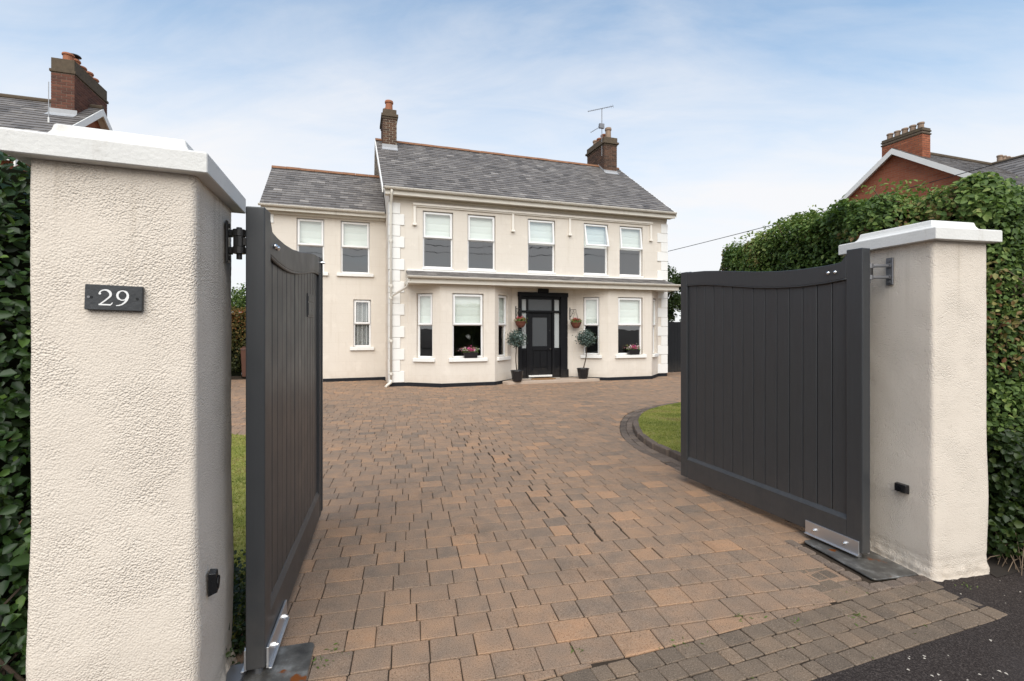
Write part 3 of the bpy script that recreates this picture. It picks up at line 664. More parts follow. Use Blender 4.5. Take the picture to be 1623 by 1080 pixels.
# ------------------------------------------------------------------ gate piers
def noise_disp(p): 
    return 0.0005 * mnoise.noise((p[0] * 40, p[1] * 40, p[2] * 46)) + 0.0007 * mnoise.noise((p[0] * 95 + 5, p[1] * 95, p[2] * 95)) + 0.0022 * mnoise.noise((p[0] * 6, p[1] * 6, p[2] * 6))
def pier(name, label, corner_xy, ang, sgn, wf, wd, ztop, step, shear=0.0):
    """corner = the front corner nearest the opening; front runs to the side `sgn`; local x along the front, y into the plot"""
    t = thing(name, label, 'gate pillar', (*corner_xy, 0), ang)
    x0, x1 = (0, wf) if sgn > 0 else (-wf, 0)
    r = 0.022; per = []
    def arc(cx, cy, a0):
        for k in range(4):
            a = a0 + k / 3 * math.pi / 2; per.append((cx + r * math.cos(a), cy + r * math.sin(a), math.cos(a), math.sin(a)))
    def line(ax, ay, bx, by, nx, ny):
        L_ = math.hypot(bx - ax, by - ay); n = int(L_ / step)
        for k in range(1, n): per.append((ax + (bx - ax) * k / n, ay + (by - ay) * k / n, nx, ny))
    arc(x0 + r, r, math.pi); line(x0 + r, 0, x1 - r, 0, 0, -1); arc(x1 - r, r, 1.5 * math.pi); line(x1, r, x1, wd - r, 1, 0)
    arc(x1 - r, wd - r, 0); line(x1 - r, wd, x0 + r, wd, 0, 1); arc(x0 + r, wd - r, .5 * math.pi); line(x0, wd - r, x0, r, -1, 0)
    nz = int((ztop + 0.05) / step); n = len(per); v = []
    for j in range(nz + 1):
        z = -0.05 + (ztop + 0.05) * j / nz
        fl = 0.03 * max(0, 1 - z / 0.09) ** 2 + 0.012 * max(0, 1 - abs(z - 0.5) / 0.5)
        fl += 0.012 * max(0, 1 - z / 0.16) * mnoise.noise((z * 30, j * .1, 2))
        for (x, y, nx, ny) in per:
            d = noise_disp((x + corner_xy[0], y + corner_xy[1], z)) + fl
            if z < 0.1: d += 0.016 * mnoise.noise((x * 22, y * 22, z * 20)) * (1 - z / 0.1)
            v.append((x + nx * d + shear * y, y + ny * d, z))
    f = [(j * n + k, j * n + (k + 1) % n, (j + 1) * n + (k + 1) % n, (j + 1) * n + k) for j in range(nz) for k in range(n)]
    bb = MB(); bb.add(v, f); bb.obj('shaft', M['roughcast'], t, smooth=True)
    prof = [(-.06, 0), (.05, 0), (.052, .004), (.052, .078), (.047, .083), (-.002, .087), (-.02, .094), (-.034, .107), (-.043, .124), (-.048, .147), (-.053, .153)]
    v = []; f = []
    for o, z in prof:
        jz = 0
        v += [(x0 - o - shear * o, -o, ztop + z), (x1 + o - shear * o, -o, ztop + z), (x1 + o + shear * (wd + o), wd + o, ztop + z), (x0 - o + shear * (wd + o), wd + o, ztop + z)]
    for i in range(len(prof) - 1): f += [(4 * i + k, 4 * i + (k + 1) % 4, 4 * i + 4 + (k + 1) % 4, 4 * i + 4 + k) for k in range(4)]
    cxm, cym = (x0 + x1) / 2, wd / 2; v.append((cxm, cym, ztop + .162)); k0 = 4 * (len(prof) - 1)
    f += [(k0 + k, k0 + (k + 1) % 4, len(v) - 1) for k in range(4)]
    bb = MB(); bb.add(v, f); bb.obj('cap', M['cap'], t, bevel=.003)
    return t
ZC = 2.295
LA = R(22.8); Lc = (-1.183 - .05 * math.cos(LA) - .05 * math.sin(LA), 1.842 - .05 * math.sin(LA) + .05 * math.cos(LA))
pl = pier('gate_pillar', 'near left cream roughcast gate pillar carrying the number 29 plate', Lc, LA, -1, 0.504, 0.59, ZC + .008, 0.0105, 0.075)
RA = R(12.3); Rc = (2.859, 3.208)
pr = pier('gate_pillar', 'far right cream roughcast gate pillar in front of the hedge', Rc, RA, 1, 0.482, 0.63, ZC, 0.013)

# number plate on the left pillar
def ribbon(cl, hw_, y, bb):
    n = len(cl); L_ = []; Rr = []
    for i in range(n):
        a = Vector(cl[max(i - 1, 0)]); c = Vector(cl[min(i + 1, n - 1)]); t = (c - a).normalized(); nrm = Vector((-t.y, t.x)); p = Vector(cl[i])
        L_.append(p + nrm * hw_[i]); Rr.append(p - nrm * hw_[i])
    v = [(p.x, y, p.y) for p in L_] + [(p.x, y, p.y) for p in Rr]
    bb.add(v, [(i, n + i, n + i + 1, i + 1) for i in range(n - 1)])
pz = 1.812; pcx = -0.303; pw, ph = 0.172, 0.093
bb = MB(); bb.box(pcx - pw / 2, pcx + pw / 2, -0.022, -0.002, pz - ph / 2, pz + ph / 2)
npl = bb.obj('number_plate', M['slate_plate'], pl, bevel=0.002, label='grey slate plate with a white number 29')
npl.rotation_euler = (0, R(1.6), 0); npl.location = (0.0, 0, -0.0075)
bb = MB(); S = 0.058; ox = pcx - 0.044; oz = pz - 0.029
def arcpts(cx, cz, rx, rz, a0, a1, n): return [(cx + rx * math.cos(R(a0 + (a1 - a0) * i / (n - 1))), cz + rz * math.sin(R(a0 + (a1 - a0) * i / (n - 1)))) for i in range(n)]
two = arcpts(.30, .70, .29, .28, 165, -25, 15) + [(.46, .46), (.30, .29), (.12, .12), (.03, .035)]
ribbon([(ox + x * S, oz + z * S) for x, z in two], [S * w for w in [.035, .035, .035, .035, .035, .038, .045, .055, .065, .07, .07, .07, .065, .06, .055, .045, .04, .036, .034]], -0.0232, bb)
ribbon([(ox + x * S, oz + z * S) for x, z in ((.0, .045), (.3, .045), (.6, .045), (.66, .12), (.70, .20))], [S * w for w in (.045, .045, .045, .03, .012)], -0.0234, bb)
bb.tube([(ox + .04 * S, -.0228, oz + .74 * S), (ox + .04 * S, -.0233, oz + .74 * S)], S * .07, 10)
o9 = ox + 0.050
ribbon([(o9 + x * S, oz + z * S) for x, z in arcpts(.34, .67, .27, .30, 0, 360, 25)], [S * w for w in [(.06 if (i < 5 or i > 20 or 9 <= i <= 15) else .035) for i in range(25)]], -0.0232, bb)
ribbon([(o9 + x * S, oz + z * S) for x, z in [(.615, .70), (.61, .55), (.56, .38), (.46, .22), (.33, .10), (.18, .03), (.02, .01)]], [S * w for w in (.065, .065, .06, .05, .042, .034, .025)], -0.0234, bb)
bb.obj('digits', M['inkwhite'], npl)
bb = MB()
for x in (-0.066, 0.07): bb.tube([(pcx + x, -0.0215, pz), (pcx + x, -0.0235, pz)], 0.0045, 10)
bb.obj('screw_hole', M['plastic'], npl)
bb = MB(); bb.tube([(pcx - 0.074, -0.0215, pz), (pcx - 0.074, -0.024, pz)], 0.0045, 10); bb.obj('screw', M['greyiron'], npl)

# photocells on both pillars
def photocell(par, loc, rz, w, h):
    bb = MB(); bb.add([(-w / 2, 0, -h / 2), (w / 2, 0, -h / 2), (w / 2, 0, h / 2), (-w / 2, 0, h / 2), (-w * .42, -.035, -h * .38), (w * .42, -.035, -h * .38), (w * .46, -.03, h * .45), (-w * .46, -.03, h * .45)],
                      [(0, 3, 2, 1), (4, 5, 6, 7), (0, 1, 5, 4), (1, 2, 6, 5), (2, 3, 7, 6), (3, 0, 4, 7)])
    o = bb.obj('photocell', M['plastic'], par, loc=loc, rz=rz, bevel=0.004, seg=2)
    bb = MB(); bb.tube([(0, -.033, 0), (0, -.0375, 0)], h * .25, 12); bb.obj('lens', M['black'], o)
photocell(pl, (0.023, 0.12, 0.63), R(90), 0.05, 0.10)
photocell(pr, (-0.016, 0.19, 0.555), R(-90), 0.088, 0.066)

# ------------------------------------------------------------------ gates
GL = 1.945
TOPS = [(0.0, 2.20), (.06, 2.20), (.15, 2.188), (.25, 2.185), (.36, 2.193), (.48, 2.215), (.6, 2.245), (.72, 2.277), (.82, 2.297), (.92, 2.306), (1, 2.303)]
UND = [(0.0, 2.078), (.06, 2.075), (.15, 2.058), (.25, 2.05), (.36, 2.056), (.48, 2.075), (.6, 2.105), (.72, 2.138), (.82, 2.16), (.92, 2.168), (1, 2.165)]
def interp(tab, s): return float(np.interp(s, [a for a, _ in tab], [b_ for _, b_ in tab]))
def gate(name, label, hinge_xy, dvec, drive_side):
    n = Vector((-dvec[1], dvec[0])) * drive_side
    loc = Vector((*hinge_xy,)) - n * 0.0425
    t = thing(name, label, 'gate', (loc.x, loc.y, 0), math.atan2(dvec[1], dvec[0]))
    th = 0.0425; zb = 0.07
    bb = MB(); bb.box(0, 0.118, -th, th, zb - .01, 2.285); bb.obj('hinge_stile', M['gate'], t, bevel=0.006, seg=2)
    bb = MB(); bb.box(GL - 0.10, GL, -th, th, zb, 2.315); bb.obj('meeting_stile', M['gate'], t, bevel=0.005, seg=2)
    bb = MB(); x0, x1 = 0.118, GL - 0.10     # bottom rail with a sloped weathering edge
    sec = [(-th + .002, zb), (th - .002, zb), (th - .002, .268), (.022, .300), (-.022, .300), (-th + .002, .268)]
    bb.add([(x0, y, z) for y, z in sec] + [(x1, y, z) for y, z in sec], [tuple(range(6))[::-1], tuple(range(6, 12))] + [(i, (i + 1) % 6, 6 + (i + 1) % 6, 6 + i) for i in range(6)])
    bb.obj('bottom_rail', M['gate'], t, bevel=0.003)
    ns = 40; v = []; f = []
    tt = th - .002
    for i in range(ns + 1):
        x = x0 + (x1 - x0) * i / ns; s = x / GL; a, c = interp(UND, s), interp(TOPS, s)
        if s < .1: c += 0.055 * max(0, (1 - (x - x0) / 0.055)) ** 2
        v += [(x, -tt, a), (x, tt, a), (x, tt, c), (x, -tt, c)]
    for i in range(ns): f += [(4 * i + k, 4 * i + (k + 1) % 4, 4 * i + 4 + (k + 1) % 4, 4 * i + 4 + k) for k in range(4)]
    f += [(3, 2, 1, 0), (4 * ns, 4 * ns + 1, 4 * ns + 2, 4 * ns + 3)]
    f = [tuple(reversed(q)) for q in f]
    bb = MB(); bb.add(v, f); bb.obj('top_rail', M['gate'], t, bevel=0.004)
    for sd_ in (-1, 1):                       # moulding that follows the curve under the top rail
        pts = []
        for i in range(ns + 1):
            x = x0 + (x1 - x0) * i / ns; pts.append((x, sd_ * 0.030, interp(UND, x / GL) - 0.004))
        bb = MB(); bb.tube(pts, 0.010, 6); bb.obj('moulding', M['gate'], t, smooth=True)
    bb = MB(); bb.box(x0 - .01, x1 + .01, -.007, .007, .255, 2.07); bb.obj('tongue_panel', M['gate'], t)
    npk = 14; wpk = (x1 - x0) / npk
    for k in range(npk):
        xa, xb = x0 + k * wpk + .0028, x0 + (k + 1) * wpk - .0028; c = .0035; y1 = .021 + random.uniform(-.001, .001)
        za = .262; zt0, zt1 = interp(UND, xa / GL) + .03, interp(UND, xb / GL) + .03
        sec = [(xa, -y1 + c), (xa + c, -y1), (xb - c, -y1), (xb, -y1 + c), (xb, y1 - c), (xb - c, y1), (xa + c, y1), (xa, y1 - c)]
        v = [(x, y, za) for x, y in sec] + [(x, y, zt0 + (zt1 - zt0) * (x - xa) / (xb - xa)) for x, y in sec]
        bb = MB(); bb.add(v, [tuple(range(8))[::-1], tuple(range(8, 16))] + [(i, (i + 1) % 8, 8 + (i + 1) % 8, 8 + i) for i in range(8)]); bb.obj('plank', M['gate'], t)
    for sd_ in (-1, 1):                       # steel shoe with its two bolts
        y = sd_ * (th + .0065)
        bb = MB(); bb.box(.02, .44, min(y - .0055, y + .0055), max(y - .0055, y + .0055), .045, .145)
        if sd_ > 0: bb.box(.02, .44, th + .012, th + .026, .039, .046)
        else: bb.box(.02, .44, -th - .026, -th - .012, .039, .046)
        o = bb.obj('steel_shoe', M['steel'], t, bevel=0.001)
        for x in (.12, .36):
            bb = MB(); bb.tube([(x, y + sd_ * .005, .095), (x, y + sd_ * .017, .095)], .013, 6); bb.tube([(x, y + sd_ * .016, .095), (x, y + sd_ * .028, .095)], .007, 8); bb.obj('bolt', M['bolt'], o)
    for sx in (.20, .255):
        sd_ = drive_side
        bb = MB(); bb.lathe([(0.014, 0), (.014, .006), (.010, .014), (.0, .018)], 10); o = bb.obj('dome_bolt', M['bolt'], t, smooth=True, loc=(sx, sd_ * tt, 2.128), rz=(R(-90) * sd_, 0, 0))
    yb = -drive_side * (th + .036)
    bb = MB(); bb.box(.02, .05, min(yb, -drive_side * th * .8), max(yb, -drive_side * th * .8), 2.10, 2.136); bb.tube([(.035, yb, 2.094), (.035, yb, 2.142)], .026, 12); bb.obj('hinge_strap', M['iron'], t)
    bb = MB(); bb.tube([(.06, 0, .0), (.06, 0, .065)], .022, 10); bb.obj('foot_pivot', M['greyiron'], t)
    return t
LAg = np.array([-1.192, 2.283]); LBg = np.array([-1.692, 4.223]); ld = (LBg - LAg) / np.linalg.norm(LBg - LAg)
RAg = np.array([2.540, 3.429]); RBg = np.array([1.872, 5.258]); rd = (RBg - RAg) / np.linalg.norm(RBg - RAg)
gl_ = gate('driveway_gate', 'open left leaf of the dark grey timber gate, with letterbox', LAg, ld, -1)
gr_ = gate('driveway_gate', 'open right leaf of the dark grey boarded timber gate', RAg, rd, 1)
for g_ in (gl_, gr_): g_['group'] = 'pair of driveway gates'
# letterbox on the left gate
bb = MB(); bb.box(1.33, 1.63, -.0275, -.019, 1.785, 1.965)
lb = bb.obj('letterbox', M['gate'], gl_, bevel=0.002)
bb = MB(); bb.box(1.345, 1.615, -.031, -.027, 1.905, 1.945); bb.box(1.345, 1.615, -.031, -.027, 1.80, 1.893); bb.obj('flap', M['gate'], lb, bevel=0.002)
bb = MB(); bb.tube([(1.48, -.0305, 1.84), (1.48, -.033, 1.84)], .008, 10); bb.obj('lock', M['greyiron'], lb)
bb = MB(); bb.lathe([(.012, 0), (.012, .02), (.007, .035), (0, .037)], 10); bb.obj('latch_bolt', M['bolt'], gl_, loc=(1.9, -.0425, 2.27), rz=(R(90), 0, 0))
bb = MB(); bb.box(GL - .03, GL + .018, -.052, -.030, .1, 2.318); bb.obj('closing_strip', M['gate'], gl_, bevel=0.003)
bb = MB(); bb.box(GL - .06, GL + .03, -.062, -.036, .1, 2.325); bb.obj('closing_strip', M['gate'], gr_, bevel=0.003)

# hinge brackets fixed to the pillars (plate + two threaded eyes + pin)
def hinge(par, side, y, z, pin_world, mt, xo=0.0):
    o = bpy.data.objects.new('hinge_bracket', None)
    s = 1 if side > 0 else -1
    inv = (Matrix.Translation((*par.location,)) @ Matrix.Rotation(par.rotation_euler.z, 4, 'Z')).inverted()
    pin = inv @ Vector((*pin_world, z))
    bb = MB(); bb.box(xo + min(s * .006, s * .018), xo + max(s * .006, s * .018), y - .026, y + .026, z - .10, z + .10)
    ob = bb.obj('hinge_bracket', mt, par, bevel=0.003)
    bb = MB()
    for dz in (-.042, .042):
        bb.tube([(xo + s * .016, y, z + dz), (xo + s * .034, y, z + dz)], .019, 6)
        bb.tube([(xo + s * .03, y, z + dz), (pin.x, pin.y, z + dz)], .0125, 8)
        bb.tube([(pin.x, pin.y, z + dz - .016), (pin.x, pin.y, z + dz + .016)], .028, 14)
    bb.obj('hinge_eye', mt, ob)
    bb = MB(); bb.tube([(pin.x, pin.y, z - .085), (pin.x, pin.y, z + .068)], .0125, 10); bb.obj('hinge_pin', mt, ob)
    bb = MB()
    for dz in (-.078, .078): bb.tube([(xo + s * .017, y, z + dz), (xo + s * .025, y, z + dz)], .011, 6)
    bb.obj('fixing', mt, ob)
lpin = Vector((gl_.location.x, gl_.location.y)) + Vector(ld) * 0.035 + Vector((-ld[1], ld[0])) * 0.0785
rpin = Vector((gr_.location.x, gr_.location.y)) + Vector(rd) * 0.035 - Vector((-rd[1], rd[0])) * 0.0785
hinge(pl, 1, 0.44, 2.118, (lpin.x, lpin.y), M['iron'], 0.033)
hinge(pr, -1, 0.29, 2.118, (rpin.x, rpin.y), M['greyiron'])

# operator cover plates in the ground
def cover(name, label, poly, z, th=0.012):
    bb = MB(); bb.prism(poly, z - th, z); return bb.obj(name, M['plate'], bevel=0.003, label=label, cat='cover plate', group='gate motor cover plates')
def rrect(c, d, l, w, r=.03):
    d = Vector(d).normalized(); n = Vector((-d.y, d.x)); out = []
    for sx, sy, a0 in ((1, 1, 0), (-1, 1, 90), (-1, -1, 180), (1, -1, 270)):
        for k in range(5):
            a = R(a0 + 22.5 * k); out.append(tuple(Vector(c) + d * (sx * (l / 2 - r) + r * math.cos(a)) + n * (sy * (w / 2 - r) + r * math.sin(a))))
    return out
cover('motor_cover', 'worn steel floor plate under the left gate hinge', rrect((-1.16, 2.27), ld, 0.50, 0.33), 0.012)
cover('motor_cover', 'worn rust-spotted steel floor plate under the right gate hinge', rrect((2.548, 3.50), (-.20, .98), 0.60, 0.37), 0.016)
edg = thing('plate_edging', 'raised edging of narrow dark blocks round the right floor plate', 'edging', (0, 0, 0))
em = {}
for k in range(5):
    bb = MB(); bb.add(*block(0.118, 0.075, 0.08, 0.008, 0.005, 620 + k)); em[k] = bb.mesh('edging_block', M['kerb'])
for A_, B_ in (((2.215, 3.72), (2.345, 3.10)), ((2.415, 3.105), (2.80, 3.215))):
    for p, t in along([A_, B_], 0.124):
        o = place('edging_block', em[random.randrange(5)], edg, (p[0], p[1], 0.012 + random.gauss(0, .003)), math.atan2(t[1], t[0]) + random.gauss(0, .03)); pv = random.gauss(.6, .15); o.color = (pv, pv, pv, 1)
bb = MB(); bb.box(-.05, .05, -.09, .09, -.02, .035); bb.obj('gate_stop', M['greyiron'], loc=(-1.34, 2.26, 0), rz=R(15), bevel=.004, label='rusty steel pivot block beside the left gate foot', cat='pivot block')

# ------------------------------------------------------------------ hedges
def hedge_right():
    t = thing('hedge', 'tall dark green leafy hedge behind the right gate pillar', 'hedge', (0, 0, 0))
    core_box('hedge_shade_core', (3.32, 4.2, 0), (4.5, 6.9, 2.62), M['shade_core'], t)
    core_box('hedge_shade_core', (3.66, 3.78, 0), (7.8, 4.6, 2.62), M['shade_core'], t)
    Ps, Ns, D = [], [], []
    # return along the drive
    for lo, hi, n, fc in (((3.03, 3.95, 1.9), (4.7, 7.25, 2.93), 58000, {'x-': 2.2, 'y-': .8, 'y+': .7, 'z+': 1.2, 'x+': .2}),
                          ((3.08, 3.95, 0.05), (4.7, 7.2, 2.0), 5000, {'x-': 1, 'y+': 1, 'y-': .5}),
                          ((3.40, 3.50, 0.12), (5.2, 4.9, 2.95), 50000, {'x-': 1, 'y-': 1.6, 'z+': 1.2, 'x+': 0}),
                          ((5.2, 3.9, 0.1), (8.2, 5.4, 2.95), 5000, {'y-': 1, 'z+': 1})):
        p, nn, dp = box_surface(lo, hi, n, 0.11, 0.17, 1.5, fc, 0.26, 3.0)
        Ps.append(p); Ns.append(nn); D.append(dp)
    p = np.concatenate(Ps); nn = np.concatenate(Ns); dp = np.concatenate(D)
    # keep clear of the pillar, and keep the foot of the hedge ragged
    lp = (p[:, :2] - np.array(Rc)) @ np.array([[math.cos(RA), -math.sin(RA)], [math.sin(RA), math.cos(RA)]])
    keep = ~((lp[:, 0] < 0.50) & (lp[:, 1] < 0.70) & (p[:, 2] < 2.46)) & ~((lp[:, 1] < 0.12) & (lp[:, 0] < 0.5))
    holes = vnoise(p, 3.2, 11.0); keep &= (holes > -0.42) | (rng.uniform(0, 1, len(p)) < 0.25)
    p, nn, dp, holes = p[keep], nn[keep], dp[keep], holes[keep]
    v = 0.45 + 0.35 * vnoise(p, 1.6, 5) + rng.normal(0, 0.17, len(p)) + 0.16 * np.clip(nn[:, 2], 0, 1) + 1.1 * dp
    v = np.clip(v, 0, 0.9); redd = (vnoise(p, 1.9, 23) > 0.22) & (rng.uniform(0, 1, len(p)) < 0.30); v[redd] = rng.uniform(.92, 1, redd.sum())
    sz = rng.uniform(0.022, 0.056, len(p)) * (1 + .25 * vnoise(p, 1.3, 31))
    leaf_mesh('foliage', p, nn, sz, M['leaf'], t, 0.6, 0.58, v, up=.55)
    # new shoots standing out of the top
    k = 2200; bx = rng.uniform(3.1, 5.2, k); by = rng.uniform(4.0, 7.1, k); ok = (bx < 4.7) | (by < 5); bx, by = bx[ok], by[ok]; k = len(bx)
    hgt = np.abs(rng.normal(0, .03, k)); P = np.stack([bx, by, 2.90 + 0.08 * vnoise(np.stack([bx, by, 0 * bx], 1), 2.0, 3) + hgt], 1)
    leaf_mesh('shoots', P, np.tile([0, 0, 1.0], (k, 1)), rng.uniform(.03, .055, k), M['leaf'], t, 1.0, 0.5, rng.uniform(.5, .92, k))
    bb = MB()
    for i in range(60):
        x, y = 3.62 + random.random() * .5, 3.45 + random.random() * .25; z = random.uniform(.1, 2.2); q = Vector((x, y, z)); pts = [tuple(q)]
        for j in range(3): q = q + Vector((random.gauss(0, .07), random.gauss(-.02, .05), random.uniform(.02, .16))); pts.append(tuple(q))
        bb.tube(pts, [.006, .005, .004, .003], 5)
    for i in range(30):
        q = Vector((3.1 + random.random() * 1.0, 4.0 + random.random() * 2.5, 2.5 + random.random() * .3)); pts = [tuple(q)]
        for j in range(3): q = q + Vector((random.gauss(-.03, .07), random.gauss(-.02, .07), random.uniform(0, .1))); pts.append(tuple(q))
        bb.tube(pts, [.006, .005, .004, .003], 5)
    bb.obj('bare_twigs', M['twig'], t, kind='stuff')
hedge_right()
def ivy_foot():
    t = thing('ivy', 'low ivy and dry stems spilling onto the footpath beside the right pillar', 'ivy', (0, 0, 0))
    p, nn, dp = box_surface((3.42, 3.30, 0.05), (4.4, 3.9, 0.95), 4200, .10, .10, 3.2, {'x-': .6, 'y-': 1.4, 'z+': .8}, .2, 9)
    leaf_mesh('foliage', p, nn, rng.uniform(.03, .06, len(p)), M['leaf_ivy'], t, .7, .85, np.clip(rng.normal(.5, .25, len(p)), 0, 1))
    core_box('ivy_shade_core', (3.60, 3.48, -.02), (4.6, 4.0, .8), M['shade_core'], t)
    bb = MB()
    for i in range(120):
        q = Vector((random.uniform(3.5, 4.4), random.uniform(3.25, 3.5), random.uniform(.02, .25))); e = q + Vector((random.gauss(0, .1), random.uniform(-.16, .02), -q.z + .005)); bb.tube([tuple(q), tuple((q + e) / 2 + Vector((0, 0, .03))), tuple(e)], .0028, 4)
    bb.obj('dry_stems', M['twig'], t, kind='stuff')
    sheet('hedge_soil', [(3.30, 3.22), (8.5, 4.98), (8.5, 5.9), (3.4, 3.9)], 0.003, M['soil'], kind='structure')
ivy_foot()
def hedge_left():
    t = thing('hedge', 'large-leaved glossy green hedge at the left edge beside the near pillar', 'hedge', (0, 0, 0))
    # local frame of the left pier line
    def w(s, n): c = np.array(Lc); return c + np.array([-math.cos(LA), -math.sin(LA)]) * s + np.array([-math.sin(LA), math.cos(LA)]) * n
    ks = 13000; s = rng.uniform(.49, 1.7, ks); n = 0.14 + np.abs(rng.normal(0, .18, ks)); z = rng.uniform(0.0, 2.42, ks) ** 1.0
    lumps = vnoise(np.stack([s * 1.0, n, z], 1), 2.6, 4); n2 = n + .10 * lumps
    keep = ((s > .545) | (n2 > .66)) & ((z > .75) | (rng.uniform(0, 1, ks) < .3 + .4 * (lumps > .1)))
    s, n2, z = s[keep], n2[keep], z[keep]
    P = np.stack([*(w(0, 0)[:, None] + np.array([[-math.cos(LA)], [-math.sin(LA)]]) * s + np.array([[-math.sin(LA)], [math.cos(LA)]]) * n2), z], 1)
    nrm = np.tile([math.sin(LA), -math.cos(LA), .3], (len(P), 1))
    v = np.clip(rng.normal(.5, .22, len(P)), 0, .95); v[rng.uniform(0, 1, len(P)) < .004] = 1
    sz = np.where(z < .9, rng.uniform(.022, .075, len(P)), rng.uniform(.02, .056, len(P)))
    leaf_mesh('foliage', P, nrm, sz, M['leaf_big'], t, .6, .62, v, up=.5)
    c = w(1.2, .62); o = core_box('hedge_shade_core', (-.62, -.22, 0), (1.1, .3, 2.35), M['shade_core'], t); o.location = (c[0], c[1], 0); o.rotation_euler = (0, 0, LA)
    bb = MB()
    for i in range(40):
        a = w(random.uniform(.55, 1.3), random.uniform(.15, .4)); q = Vector((a[0], a[1], random.uniform(0, .4))); pts = [tuple(q)]
        for j in range(4): q = q + Vector((random.gauss(0, .05), random.gauss(0, .05), random.uniform(.05, .25))); pts.append(tuple(q))
        bb.tube(pts, [.008, .007, .006, .005, .004], 5)
    bb.obj('stems', M['bark'], t, kind='stuff')
    q = [tuple(w(a, b_)) for a, b_ in ((.51, -.05), (5, -.05), (5, 1.2), (.45, 1.2))]
    sheet('border_soil', q[::-1], 0.004, M['soil'], kind='structure')
    # low ivy behind the pillar, seen between pillar and gate
    t2 = thing('ivy', 'patch of small dark ivy on the ground between left pillar and gate', 'ivy', (0, 0, 0))
    k = 2600; P = np.stack([rng.uniform(-2.1, -1.30, k), rng.uniform(2.30, 3.25, k), np.abs(rng.normal(.06, .07, k))], 1)
    P = P[(P[:, 0] < -1.36 - .25 * (P[:, 1] - 2.3))]
    leaf_mesh('foliage', P, np.tile([0, -.2, 1.0], (len(P), 1)), rng.uniform(.02, .042, len(P)), M['leaf_ivy'], t2, .6, .8, np.clip(rng.normal(.45, .3, len(P)), 0, 1))
hedge_left()

# ------------------------------------------------------------------ grass blades
def grass(name, label, poly, n, lo, hi, z, hh):
    P = []
    while len(P) < n:
        x, y = random.uniform(lo[0], hi[0]), random.uniform(lo[1], hi[1])
        if inside(poly, x, y): P.append((x, y, z))
    P = np.array(P); k = len(P); h = rng.uniform(.5, 1.3, k) * hh; a = rng.uniform(0, 2 * math.pi, k); w = rng.uniform(.002, .0045, k) * 1.6
    dx, dy = np.cos(a) * w, np.sin(a) * w; lx, ly = rng.normal(0, .9, k) * h, rng.normal(0, .9, k) * h
    V = np.stack([np.stack([P[:, 0] - dx, P[:, 1] - dy, P[:, 2] - .004], 1), np.stack([P[:, 0] + dx, P[:, 1] + dy, P[:, 2] - .004], 1),
                  np.stack([P[:, 0] + lx, P[:, 1] + ly, P[:, 2] + h], 1)], 1).reshape(-1, 3)
    me = bpy.data.meshes.new(name); me.vertices.add(3 * k); me.vertices.foreach_set('co', V.reshape(-1)); me.loops.add(3 * k); me.loops.foreach_set('vertex_index', np.arange(3 * k, dtype=np.int32))
    me.polygons.add(k); me.polygons.foreach_set('loop_start', (np.arange(k) * 3).astype(np.int32))
    pv = np.clip(.48 + .8 * vnoise(P, 2.4, 2) + rng.normal(0, .17, k), 0, 1)
    at = me.attributes.new('pv', 'FLOAT', 'POINT'); at.data.foreach_set('value', np.repeat(pv, 3).astype(np.float32)); me.materials.append(M['grass']); me.update(); me.validate()
    place(name, me, kind='stuff', label=label, cat='grass')
grass('grass', 'short yellow-green grass of the right lawn', LR, 60000, (2.0, 5.6), (4.6, 11.2), .055, .016)
grass('grass', 'short green grass of the left lawn behind the gate', LL, 50000, (-5.4, 2.5), (-1.4, 7.8), .03, .022)

# ------------------------------------------------------------------ the house
house = thing('detached_house', 'cream rendered two-storey house with slate roof, white quoins and black front door', 'house', (*HL, 0), HR)
W = 9.53; DEP = 6.7; ZE = 5.60
def rel(o, p, rz=0):
    o.parent = house; o.location = p; return o
def wall_sheet(bb, p0, u, inward, length, z0, z1, holes, reveal=0.15):
    """vertical wall from p0 along unit u (2D), with openings (x0, x1, z0, z1) that get reveals"""
    xs = sorted({0, length} | {h[0] for h in holes} | {h[1] for h in holes}); zs = sorted({z0, z1} | {h[2] for h in holes} | {h[3] for h in holes})
    P = lambda x, z, d=0: (p0[0] + u[0] * x + inward[0] * d, p0[1] + u[1] * x + inward[1] * d, z)
    for xa, xb in zip(xs[:-1], xs[1:]):
        for za, zb in zip(zs[:-1], zs[1:]):
            if any(h[0] <= xa and xb <= h[1] and h[2] <= za and zb <= h[3] for h in holes): continue
            bb.quad(P(xa, za), P(xb, za), P(xb, zb), P(xa, zb))
    for a, c, za, zb in holes:
        bb.quad(P(a, za), P(a, zb), P(a, zb, reveal), P(a, za, reveal)); bb.quad(P(c, za, reveal), P(c, zb, reveal), P(c, zb), P(c, za))
        bb.quad(P(a, zb), P(c, zb), P(c, zb, reveal), P(a, zb, reveal)); bb.quad(P(a, za, reveal), P(c, za, reveal), P(c, za), P(a, za))
UPW = [(.957, 1.874), (2.319, 3.213), (4.284, 5.24), (6.273, 7.191), (7.629, 8.545)]
ZU0, ZU1, ZUT = 3.505, 5.207, 4.42
DOOR = (4.02, 5.60, 0.09, 2.80)
bw = MB()
wall_sheet(bw, (0, 0), (1, 0), (0, 1), W, 2.93, ZE, [(a, c, ZU0, ZU1) for a, c in UPW], .16)
wall_sheet(bw, (0, 0), (1, 0), (0, 1), 0.514, 0, 2.93, [])
wall_sheet(bw, (3.745, 0), (1, 0), (0, 1), 5.873 - 3.745, 0, 2.93, [(DOOR[0] - 3.745, DOOR[1] - 3.745, DOOR[2], DOOR[3])], .2)
wall_sheet(bw, (9.173, 0), (1, 0), (0, 1), W - 9.173, 0, 2.93, [])
zr = 8.22
